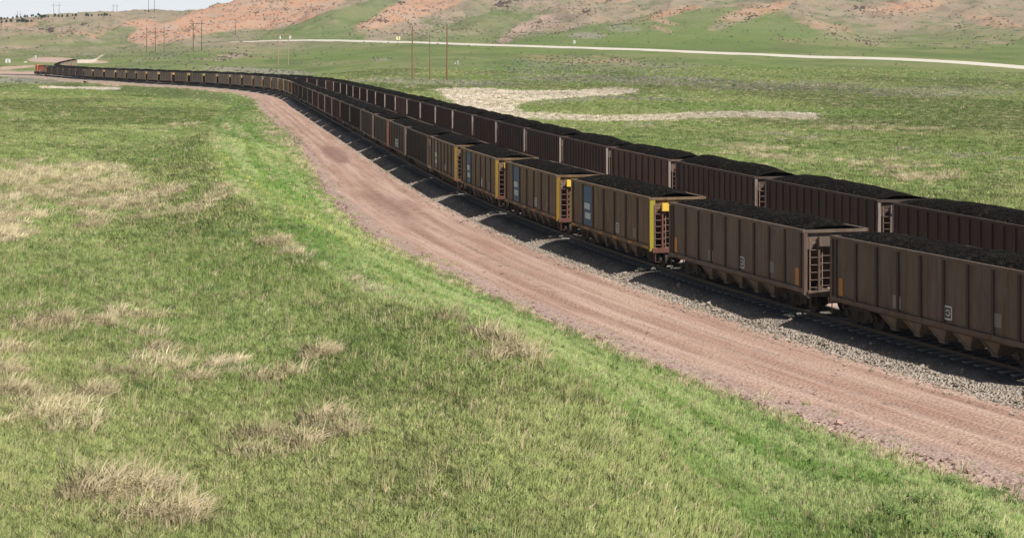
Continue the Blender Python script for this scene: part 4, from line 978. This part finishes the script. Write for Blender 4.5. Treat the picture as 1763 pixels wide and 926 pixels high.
# ------------------------------------------------------------------ rock outcrops
def rock_blob(b, c, r, seed):
    rr = random.Random(seed); vs = []; nlat, nlon = 5, 7
    sx, sy, sz = r * rr.uniform(.8, 1.5), r * rr.uniform(.7, 1.2), r * rr.uniform(.5, .9)
    for i in range(nlat + 1):
        th = math.pi * i / nlat
        for j in range(nlon):
            ph = 2 * math.pi * j / nlon + i * .3; k_ = rr.uniform(.72, 1.2)
            vs.append((c[0] + sx * k_ * math.sin(th) * math.cos(ph), c[1] + sy * k_ * math.sin(th) * math.sin(ph), c[2] + sz * k_ * math.cos(th)))
    fs = [(i*nlon+j, (i+1)*nlon+j, (i+1)*nlon+(j+1) % nlon, i*nlon+(j+1) % nlon) for i in range(nlat) for j in range(nlon)]
    b.add(vs, fs, 0)
OUT = [(866,8,12,7,14,'largest dark rocky knob high on the hillside beyond the gravel road'), (929,39,4,5,6,'small dark rock pile low on the grey-pink slope'), (1006,21,9,4,9,'dark rock ledge below the crest over the grey-pink slope'), (885,2,15,2.2,8,'long flat dark ledge at the top of the hillside'), (1100,11,8,1.8,6,'thin reddish ledge on the hill above the bright green spur'), (659,37.5,9,2.6,7,'dark ledge in the pink hillside above the yellow road sign'), (72,52.5,5,2.2,5,'smaller dark ledge on the hill below the ridge trees'), (87,52.5,11,4,12,'dark broken ledge on the hill below the ridge trees'), (144,43,5,3,6,'small dark rocks on the slope under the bare ridge'), (388,98.8,5,1.6,6,'dark boulders on the low rocky rise, lower group'), (400,92.5,6,1.6,6,'dark boulders on the low rocky rise, upper group'), (262,91,3,1.2,4,'small dark boulder pair at the foot of the three brown poles'), (690,5,8,3,6,'dark rocks at the top of the pink slope'), (1048,3,7,2,6,'small dark rocks at the very top of the hillside'), (437,23,6,2,5,'small dark rocks in the middle of the red hillside'), (432,99,3,1.2,4,'small boulders at the far end of the low rocky rise'),
       (1290,30,10,4,9,'dark rock ledge on the hill over the far end of the gravel road'), (1480,15,14,5,12,'broad dark rocky knob on the hill over the gravel road'), (1650,48,9,3,8,'low dark ledge on the hill at the road bend')]
for x, y, wx, wy, nrk, lab in OUT:
    X, Y, z = ray_ground(x, y); b = MB(); sc_ = Y / F
    for q in range(int(nrk * 1.8)):
        ox = random.gauss(0, .55) * wx * sc_; yy = y + random.gauss(0, .5) * wy
        rX, rY, rz_ = ray_ground(x + ox / sc_, yy)
        if abs(rY - Y) > 90: rX, rY, rz_ = X + ox, Y, z
        rock_blob(b, (rX - X, rY - Y, rz_ - z + .1), sc_ * random.uniform(.8, 2.0) * min(1.7, .6 + wy * .2), hash((x, q)) & 0xffff)
    link('rock_outcrop', b.mesh('rock_outcrop', [M['rock']]), label=lab, cat='rocks', group='rock outcrops on the hills', loc=(X, Y, z))

# ------------------------------------------------------------------ ridge trees
def tree_meshes(seed):
    rr = random.Random(seed); b = MB(); b.tube([(0, 0, -.5), (.1, 0, 2.2), (.15, .1, 4.8)], .28, 6, 0, .35)
    for q in range(4):
        a = rr.uniform(0, 6.28); b.tube([(.1, 0, 2 + q * .5), (1.3 * math.cos(a), 1.3 * math.sin(a), 3 + q * .6)], .09, 4, 0, .4)
    tr = b.mesh('trunk', [M['bark']]); b = MB()
    for q in range(420):
        h = rr.uniform(.0, 1.0); rad = (1 - (abs(h - .35) / .7) ** 1.6) * 2.5 * rr.uniform(.35, 1.05); a = rr.uniform(0, 6.28)
        c = np.array((rad * math.cos(a) + .3 * math.sin(q), rad * math.sin(a), 1.0 + h * 5.2 + rr.uniform(-.3, .3))); e1 = np.array([rr.gauss(0, 1) for _ in range(3)]); e2 = np.array([rr.gauss(0, 1) for _ in range(3)])
        e1 *= .42 / np.linalg.norm(e1); e2 *= .42 / np.linalg.norm(e2); b.add([c - e1, c + e2, c + e1, c - e2], [(0, 1, 2, 3)], 0)
    return tr, b.mesh('crown', [M['needles']])
TREES = [tree_meshes(i) for i in range(4)]
tx_ = [(2,35,1.1),(8,34,.8),(13,33,.7),(22,32,.8),(29,32,1.1),(36,31,.8),(43,31,1.2),(47,30.5,.9),(54,30,.9),(57,30,1.0),(62,30.5,.8),(66,29,1.2),(69,29.5,1.1),(72,30,1.0),(75,31,1.2),(78,30,1.1),(83,30,.8),(94.5,29,1.2),(101,29.3,.9),(107,29,.9),(116,29,1.1),(125,28.5,.8),(130.5,28,1.2),(149,28,1.2),(152,28,.9),(158,28.5,.8),(170,28,.8),(175,27.5,.8),(180,27.5,1.2),(184,28,.9),(190,27.8,.7),(3,39.5,1.0),(11,39.3,1.1),(19,38.6,1.2),(30,38.5,1.2),(33,38,1.0),(38,38,1.5),(41,38.5,1.3),(45,39,1.2),(48,39,1.0),(54,38.5,.9),(66,33,.7),(71,34,.7),(128,33.5,.7),(250,17,.7),(256,17.5,.8)]
for k_, (x, y, sc_) in enumerate(tx_):
    low = y > 37; Z = (2350 if low else 2560) if x < 200 else 2420
    X = px_to_X(x, Z); zt = CAM_H - (y - PY) * Z / F; z = float(terrain(np.array([X]), np.array([Z]))[0])
    if x < 200:   # walk along the sight line region to the real ground
        X, Z, z = ray_ground(x, y + .8)
        if Z > 3000: Z = 2560; X = px_to_X(x, Z); z = float(terrain(np.array([X]), np.array([Z]))[0])
    lab = 'dark juniper tree in the lower clump under the pale ridge line' if low else 'dark juniper tree along the far ridge line under the pale sky'
    if x > 200: lab = 'dark juniper tree on the ridge hump beside the tall power frame'
    elif y in (33, 34, 33.5): lab = 'single small juniper on the slope just below the ridge trees'
    rt = link('juniper_tree', None, label=lab, cat='tree', group={'dark juniper tree i': 'trees of the lower clump', 'dark juniper tree a': 'trees along the far ridge', 'dark juniper tree o': 'trees on the ridge hump'}.get(lab[:19], 'small trees below the ridge'), loc=(X, Z, z))
    rt.rotation_euler = (0, 0, random.uniform(0, 6.28)); sc_ *= Z / 2500 * .6; rt.scale = (sc_ * random.uniform(1, 1.4), sc_ * random.uniform(1, 1.4), sc_)
    tr, cr = TREES[k_ % 4]; part('trunk', tr, rt); part('crown', cr, rt)

# ------------------------------------------------------------------ grass, shrubs and stones (uncountable cover)
def proto(name, b, mat, coll):
    o = bpy.data.objects.new(name, b.mesh(name, [mat])); coll.objects.link(o); return o
def tuft(seed, nbl, h, spread, lean, w):
    rr = random.Random(seed); b = MB()
    for q in range(nbl):
        a = rr.uniform(0, 6.28); r0 = spread * math.sqrt(rr.random()) * .6; L = h * rr.uniform(.55, 1.15); ln = lean * rr.uniform(.3, 1.3); da = a + rr.uniform(-.8, .8)
        x0, y0 = r0 * math.cos(a), r0 * math.sin(a); dx, dy = math.cos(da) * ln, math.sin(da) * ln; nxv, nyv = -math.sin(da + 1.0) * w, math.cos(da + 1.0) * w
        m1 = (x0 + dx * .4 * L, y0 + dy * .4 * L, L * .62); t1 = (x0 + dx * L, y0 + dy * L, L * (1 - .25 * ln))
        b.add([(x0 - nxv, y0 - nyv, -.05), (x0 + nxv, y0 + nyv, -.05), (m1[0] + nxv * .8, m1[1] + nyv * .8, m1[2]), (m1[0] - nxv * .8, m1[1] - nyv * .8, m1[2]), t1], [(0, 1, 2, 3), (3, 2, 4)], 0)
    return b
def shrub(seed, nl):
    rr = random.Random(seed); b = MB()
    for q in range(nl):
        th = math.acos(rr.uniform(0.0, 1)); ph = rr.uniform(0, 6.28); r = rr.uniform(.45, 1.0) * (1 + .25 * math.sin(3 * ph + seed))
        c = np.array((r * math.sin(th) * math.cos(ph) * .62, r * math.sin(th) * math.sin(ph) * .62, .08 + r * math.cos(th) * .6)); e1 = np.array([rr.gauss(0, 1) for _ in range(3)]); e2 = np.cross(e1, [rr.gauss(0, 1) for _ in range(3)])
        e1 *= .13 / np.linalg.norm(e1); e2 *= .13 / np.linalg.norm(e2); b.add([c - e1, c + e2, c + e1, c - e2], [(0, 1, 2, 3)], 0)
    return b
CG = bpy.data.collections.new('tuft_kinds'); CS = bpy.data.collections.new('shrub_kinds'); CT = bpy.data.collections.new('stone_kinds')
for i in range(3): proto(f'tuft_a{i}', tuft(i, 16, .30, .22, .45, .011), M['blade'], CG)
for i in range(2): proto(f'tuft_b{i}', tuft(10 + i, 26, .42, .30, .85, .012), M['blade'], CG)
for i in range(2): proto(f'tuft_c{i}', tuft(20 + i, 30, .30, .75, .5, .028), M['blade'], CG)
def forb(seed):
    rr = random.Random(seed); b = MB()
    for q in range(22):
        a = rr.uniform(0, 6.28); L = rr.uniform(.08, .24); h0 = rr.uniform(.02, .26); w = rr.uniform(.012, .028); cx, cy = .06 * math.cos(a * 3), .06 * math.sin(a * 3)
        dx, dy = math.cos(a), math.sin(a); b.add([(cx, cy, h0), (cx + dx * L * .5 - dy * w, cy + dy * L * .5 + dx * w, h0 + .06), (cx + dx * L, cy + dy * L, h0 + .03), (cx + dx * L * .5 + dy * w, cy + dy * L * .5 - dx * w, h0 + .06)], [(0, 1, 2, 3)], 0)
    return b
for i in range(2): proto(f'tuft_d{i}', tuft(40 + i, 9, .62, .22, .35, .007), M['blade'], CG)
for i in range(2): proto(f'tuft_e{i}', forb(60 + i), M['blade'], CG)
for i in range(4): proto(f'shrub_{i}', shrub(i, 110), M['bush'], CS)
def scatter(name, co, rz, sc_, tint, idx, coll, label):
    me = bpy.data.meshes.new(name); me.vertices.add(len(co)); me.vertices.foreach_set('co', co.astype(np.float32).ravel())
    for k_, typ, prop, v in (('rz', 'FLOAT', 'value', rz), ('sc', 'FLOAT', 'value', sc_), ('pi', 'INT', 'value', idx)):
        a_ = me.attributes.new(k_, typ, 'POINT'); a_.data.foreach_set(prop, v.astype(np.int32 if typ == 'INT' else np.float32))
    a_ = me.attributes.new('tint', 'FLOAT_COLOR', 'POINT'); a_.data.foreach_set('color', np.c_[tint, np.ones(len(tint))].astype(np.float32).ravel())
    o = link(name, me, kind='stuff', label=label)
    ng = bpy.data.node_groups.new(name, 'GeometryNodeTree'); ng.interface.new_socket('Geometry', in_out='INPUT', socket_type='NodeSocketGeometry'); ng.interface.new_socket('Geometry', in_out='OUTPUT', socket_type='NodeSocketGeometry')
    N = ng.nodes.new; gi = N('NodeGroupInput'); go = N('NodeGroupOutput'); ip = N('GeometryNodeInstanceOnPoints'); ci = N('GeometryNodeCollectionInfo')
    ci.inputs['Collection'].default_value = coll; ci.inputs['Separate Children'].default_value = True; ci.inputs['Reset Children'].default_value = True
    def na(nm, typ):
        q = N('GeometryNodeInputNamedAttribute'); q.data_type = typ; q.inputs['Name'].default_value = nm; return q.outputs['Attribute']
    cx_ = N('ShaderNodeCombineXYZ'); L = ng.links.new
    L(na('rz', 'FLOAT'), cx_.inputs[2]); L(gi.outputs[0], ip.inputs['Points']); L(ci.outputs[0], ip.inputs['Instance']); ip.inputs['Pick Instance'].default_value = True
    L(na('pi', 'INT'), ip.inputs['Instance Index']); L(cx_.outputs[0], ip.inputs['Rotation']); L(na('sc', 'FLOAT'), ip.inputs['Scale']); L(ip.outputs[0], go.inputs[0])
    md = o.modifiers.new('scatter', 'NODES'); md.node_group = ng; return o
def sample(n_, Y0, Y1, pw, x0=-160, x1=1920):
    u = RNG.random(n_); e = 2.0 - pw
    Y = (Y0**e + u * (Y1**e - Y0**e)) ** (1 / e) if abs(e) > 1e-6 else Y0 * (Y1 / Y0) ** u
    x = RNG.uniform(x0, x1, n_); return px_to_X(x, Y), Y
def ok_green(X, Y, marg=.35):
    a, _ = track_d(TR1, X, Y); b_, _ = track_d(TR2, X, Y)
    e = road_edge(Y) + .5 * fbm(X / 2.0, Y / 2.0, 2)
    creep = (a < e + 2.2) & (RNG.random(len(X)) < .05)
    return ((a < e + marg) | creep | (b_ > 4.4)) | (Y > 860)
def colour(X, Y, z):
    x, y = to_px(X, Y, z); n_ = len(X); a, _ = track_d(TR1, X, Y)
    f1 = fbm(X / 9.0, Y / 9.0, 4) + .5; f2 = fbm(X / 2.2 + 30, Y / 2.2, 3) + .5; r = RNG.random(n_)
    c = np.array((.205, .28, .085)) * (1 - f1[:, None]) + np.array((.34, .395, .155)) * f1[:, None]
    c = np.where((f2 > .60)[:, None], c * .80, c)
    bk = ((a > toe(Y)) & (a < road_edge(Y)) & (Y < 480))[:, None]
    st_ = sstep(.34, .66, fbm(a * .9, Y * .04 + 4, 3) + .5)[:, None]
    c = np.where(bk, np.array((.20, .315, .085)) * (1 - st_) + np.array((.37, .455, .185)) * st_, c)  # greener bank, tinted lighter than the field for the crest's sunlit break
    lu = cover('lush', x, y)[:, None]; c = c * (1 - lu) + np.array((.18, .265, .07)) * lu
    dr = cover('dry', x, y); f3 = .55 * fbm(X / 1.9 + 60, Y / 2.6, 2) + .45 * fbm(X / 7.0 + 20, Y / 8.0, 3) + .5
    pick = dr * .55 + (f3 - .5) * 2.2 + (r - .5) * 1.3 > .92
    c = np.where((pick & (dr > .05))[:, None], np.array((.46, .40, .23)) * (1 - r[:, None]) + np.array((.62, .53, .36)) * r[:, None], c)
    ed = (np.abs(a - road_edge(Y)) < .9) & (r < .10); c = np.where(ed[:, None], np.array((.50, .43, .28)), c)
    sg_ = cover('sage', x, y); c = np.where(((sg_ + (f2 - .5) * 1.6 > .6) & (r < .8))[:, None], np.array((.36, .34, .27)) * (.8 + .4 * r[:, None]), c)
    pl = cover('pale', x, y); c = np.where(((pl > .06) & (pl + (f2 - .5) * 1.0 + (r - .5) * .3 > .42))[:, None], np.array((.76, .67, .545)) * (.93 + .1 * r[:, None]), c)
    ye = cover('yel', x, y); c = np.where(((ye > .2) & (RNG.random(n_) < ye * .45))[:, None], np.array((.42, .44, .13)), c)
    wd = (fbm(X / 1.6 + 90, Y / 1.6, 2) > .22) & (r < .6); c = np.where(wd[:, None], np.array((.15, .22, .075)), c); f5 = sstep(.42, .62, fbm(X / 26. + 5, Y / 30., 3) + .5)[:, None]; c = c * (1 - .22 * f5) + .22 * f5 * np.array((.46, .43, .20))
    un = sstep(.38, .60, fbm(X / 45. + 15, Y / 80. + 8, 3) + .5)[:, None]; far_ = sstep(200, 320, Y)[:, None]; c = c * (1 - .30 * far_ * (1 - un))
    stray = (r > .93)[:, None]; c = np.where(stray, np.array((.5, .43, .27)), c)
    dryf = (pick & (dr > .05)) | ed
    return c * RNG.uniform(.92, 1.38, (n_, 1)), dryf
XS, YS, IX, SCL = [], [], [], []
for n_, Y0, Y1, pw, lo, hi, kinds in ((150000, 28, 115, 1.0, .7, 1.25, (0, 1, 2)), (125000, 100, 265, 1.25, .8, 1.5, (0, 1, 2, 5, 6)), (120000, 240, 760, 2.2, .9, 1.7, (5, 6))):
    X, Y = sample(n_, Y0, Y1, pw); k_ = ok_green(X, Y); X, Y = X[k_], Y[k_]
    XS.append(X); YS.append(Y); IX.append(RNG.choice(kinds, len(X))); SCL.append(RNG.uniform(lo, hi, len(X)))
# wind-combed clumps of cured bunch grass
cX_, cY_ = sample(26000, 40, 300, 1.1); cz_ = terrain(cX_, cY_); cx_, cy_ = to_px(cX_, cY_, cz_)
ck = (RNG.random(len(cX_)) < cover('dry', cx_, cy_) * .30 * np.clip(5. * (fbm(cX_ / 5., cY_ / 6., 3) + .12), 0, 1)) & ok_green(cX_, cY_, -.3)
cX_, cY_ = cX_[ck], cY_[ck]; NC0 = sum(len(q) for q in XS); rep = np.where(cY_ < 140, 18, 10)
ci_ = np.repeat(np.arange(len(cX_)), rep); cr_ = RNG.uniform(.2, .6, len(cX_))[ci_]
X = cX_[ci_] + RNG.normal(0, 1, len(ci_)) * cr_; Y = cY_[ci_] + RNG.normal(0, .7, len(ci_)) * cr_
k_ = ok_green(X, Y, 0.0); ci_ = ci_[k_]; XS.append(X[k_]); YS.append(Y[k_]); IX.append(RNG.choice((3, 4), k_.sum())); SCL.append(RNG.uniform(.7, 1.35, k_.sum()))
X = np.concatenate(XS); Y = np.concatenate(YS); idx = np.concatenate(IX); scl = np.concatenate(SCL); z = terrain(X, Y)
tint, dryf = colour(X, Y, z)
ct_ = RNG.random((len(ci_), 1)); tint[NC0:] = (np.array((.40, .36, .20)) * (1 - ct_) + np.array((.60, .50, .33)) * ct_) * RNG.uniform(.8, 1.15, (int(ci_.max()) + 1, 1))[ci_]
dryf[NC0:] = True
near_ = dryf & (Y < 300); idx = np.where(near_, 3 + (RNG.random(len(X)) < .5), idx); scl = np.where(near_, scl * RNG.uniform(1.0, 1.55, len(X)), scl)
scl = scl * (.75 + .7 * (fbm(X / 3.0 + 11, Y / 3.0, 3) + .5))
da_, _ = track_d(TR1, X, Y); scl = np.where((da_ > toe(Y)) & (da_ < 0), scl * .55, scl)
ddir = -.6 + RNG.normal(0, .9, len(X))
sp_r = RNG.random(len(X)); pat_ = fbm(X / 3.5 + 77, Y / 3.5, 3); st_m = (sp_r < .022) & (Y < 220) & ~near_; fb_m = (sp_r > .992 - .045 * (pat_ > .16)) & (Y < 130) & ~near_
idx = np.where(st_m, 7 + (RNG.random(len(X)) < .5), np.where(fb_m, 9 + (RNG.random(len(X)) < .5), idx))
tint = np.where(st_m[:, None], np.array((.56, .48, .27)) * RNG.uniform(.8, 1.15, (len(X), 1)), np.where(fb_m[:, None], np.array((.20, .29, .10)) * RNG.uniform(.7, 1.25, (len(X), 1)), tint)); scl = np.where(fb_m, RNG.uniform(.6, 1.25, len(X)), scl)
scatter('grass', np.stack([X, Y, z], 1), np.where(near_, ddir, RNG.uniform(0, 6.28, len(X))), scl, tint, idx, CG, 'meadow grass with dry tan bunches')
def stone(seed):
    b = MB(); rock_blob(b, (0, 0, .2), 1.0, seed); return b
for i in range(3): proto(f'stone_{i}', stone(50 + i), M['stone'], CT)
s_ = RNG.uniform(0, TR1.s_of_Y(330), 30000) ; s_ = s_[RNG.random(len(s_)) < np.interp(s_, [0, 120, 330], [1, .8, .25])]
ty_ = RNG.random(len(s_)); sX = np.interp(s_, TR1.s, TR1.X); sY = np.interp(s_, TR1.s, TR1.Y); sZ = np.interp(s_, TR1.s, TR1.Z)
tX = np.interp(s_, TR1.s, np.gradient(TR1.X)); tY = np.interp(s_, TR1.s, np.gradient(TR1.Y)); tl = np.hypot(tX, tY)
od = np.where(ty_ < .45, road_edge(sY) + np.abs(RNG.normal(0, 1.5, len(s_))) - .2, np.where(ty_ < .62, RNG.uniform(-11, -3, len(s_)), -RNG.normal(2.9, .45, len(s_))))
sX = sX + tY / tl * od; sY = sY - tX / tl * od
sz_ = np.where(ty_ < .62, sZ + ROAD_Z + .04, sZ - .80 + .36 * np.clip((od + 3.0) / .7, 0, 1.4) + .02)
br = RNG.uniform(.55, 1.15, (len(s_), 1)); ti = np.where((ty_ < .62)[:, None], np.array((.34, .235, .195)), np.array((.37, .315, .255))) * br
scatter('loose_stones', np.stack([sX, sY, sz_ - .02], 1), RNG.uniform(0, 6.28, len(s_)), RNG.gamma(2.0, .014, len(s_)) + .018, ti, RNG.integers(0, 3, len(s_)), CT, 'loose stones along the road edge and ballast shoulder')
# shrubs over the slopes
X, Y = sample(75000, 260, 2500, 1.2); z = terrain(X, Y); x, y = to_px(X, Y, z)
dens = .025 + 1.0 * cover('sage', x, y) + .2 * cover('red', x, y) + .5 * cover('scree', x, y) ; dens *= np.clip((fbm(X / 40., Y / 40., 3) + .5) * 2.2 - .35, 0, 1)
dens = dens + .26 * cover('red', x, y) + .22 * cover('scree', x, y) + .10 * (Y > 1000)
a, _ = track_d(TR1, X, Y); b_, _ = track_d(TR2, X, Y)
rdY = np.interp(x, _rx, _rZ); keep = (RNG.random(len(X)) < dens) & ((a < road_edge(Y) - 3) | (b_ > 6) | (Y > 860)) & (cover('pale', x, y) < .3) & (cover('dirt', x, y) < .3) & (np.abs(Y - rdY) > 9)
X, Y, z, x, y = X[keep], Y[keep], z[keep], x[keep], y[keep]; r = RNG.random((len(X), 1))
tint = np.array((.15, .175, .10)) * (1 - r) + np.array((.31, .295, .235)) * r
hot = (cover('red', x, y) + cover('scree', x, y) > .35)[:, None]; tint = np.where(hot, np.array((.15, .13, .09)) * (1 - r) + np.array((.26, .21, .16)) * r, tint)
scatter('sagebrush', np.stack([X, Y, z - .05], 1), RNG.uniform(0, 6.28, len(X)), RNG.uniform(.5, 1.5, len(X)) * np.interp(Y, [250, 700, 1500, 2500], [.5, .7, 1.0, 1.25]), tint, RNG.integers(0, 4, len(X)), CS, 'low sagebrush dotted over the slopes')

# ------------------------------------------------------------------ light, sky, air, camera
EL, AZ = math.radians(55), math.radians(147)      # azimuth clockwise from the view direction (+Y)
sv = (math.sin(AZ) * math.cos(EL), math.cos(AZ) * math.cos(EL), math.sin(EL))
w = bpy.data.worlds.new('World'); SC.world = w; w.use_nodes = True
nt = w.node_tree; bg = nt.nodes['Background']; sky = nt.nodes.new('ShaderNodeTexSky'); sky.sky_type = 'NISHITA'; sky.sun_disc = False
sky.sun_elevation = EL; sky.sun_rotation = AZ; sky.air_density = 1.0; sky.dust_density = 2.5; sky.ozone_density = 1.0; sky.altitude = 1200
tc = nt.nodes.new('ShaderNodeTexCoord'); sp_ = nt.nodes.new('ShaderNodeSeparateXYZ'); nt.links.new(tc.outputs['Generated'], sp_.inputs[0])
mr = nt.nodes.new('ShaderNodeMapRange'); mr.interpolation_type = 'SMOOTHSTEP'; nt.links.new(sp_.outputs[2], mr.inputs['Value'])
for k_, v_ in (('From Min', .0), ('From Max', .16), ('To Min', .9), ('To Max', 0.0)): mr.inputs[k_].default_value = v_
mxs = nt.nodes.new('ShaderNodeMix'); mxs.data_type = 'RGBA'; nt.links.new(mr.outputs[0], mxs.inputs[0]); nt.links.new(sky.outputs[0], mxs.inputs[6]); mxs.inputs[7].default_value = (18.2, 18.8, 19.6, 1)
nt.links.new(mxs.outputs[2], bg.inputs[0]); bg.inputs[1].default_value = .042
sl = bpy.data.lights.new('sun', 'SUN'); sl.energy = 4.9; sl.angle = math.radians(.5); sl.color = (1, .955, .89)
so = bpy.data.objects.new('sun', sl); COL.objects.link(so)
from mathutils import Vector
so.rotation_euler = Vector(sv).to_track_quat('Z', 'Y').to_euler(); so.location = (200, -100, 300)

HAZE = True
if HAZE:
    b = MB(); b.box(-2900, 2900, -60, 3700, -40, 330, 0)
    hm = bpy.data.materials.new('thin_air'); hm.use_nodes = True; t_ = hm.node_tree; t_.nodes.clear(); o_ = t_.nodes.new('ShaderNodeOutputMaterial'); pv = t_.nodes.new('ShaderNodeVolumePrincipled')
    pv.inputs['Color'].default_value = (.86, .92, 1, 1); pv.inputs['Density'].default_value = .00006; pv.inputs['Anisotropy'].default_value = .2; t_.links.new(pv.outputs[0], o_.inputs['Volume'])
    link('haze', b.mesh('haze', [hm]), kind='stuff')

cam = bpy.data.cameras.new('camera'); co_ = bpy.data.objects.new('camera', cam); COL.objects.link(co_)
co_.location = (0, 0, CAM_H); co_.rotation_euler = (math.pi / 2, 0, 0)
cam.sensor_fit = 'HORIZONTAL'; cam.sensor_width = 36; cam.lens = F * 36 / 1763
cam.shift_x = (881.5 - PX) / 1763; cam.shift_y = (PY - 463) / 1763
cam.clip_start = .5; cam.clip_end = 9000
SC.camera = co_
SC.view_settings.view_transform = 'Standard'; SC.view_settings.look = 'None'; SC.view_settings.exposure = .38; SC.view_settings.gamma = 1; SC.view_settings.use_curve_mapping = False
SC.cycles.max_bounces = 6; SC.cycles.transparent_max_bounces = 8; SC.cycles.volume_bounces = 0; SC.cycles.volume_step_rate = 4
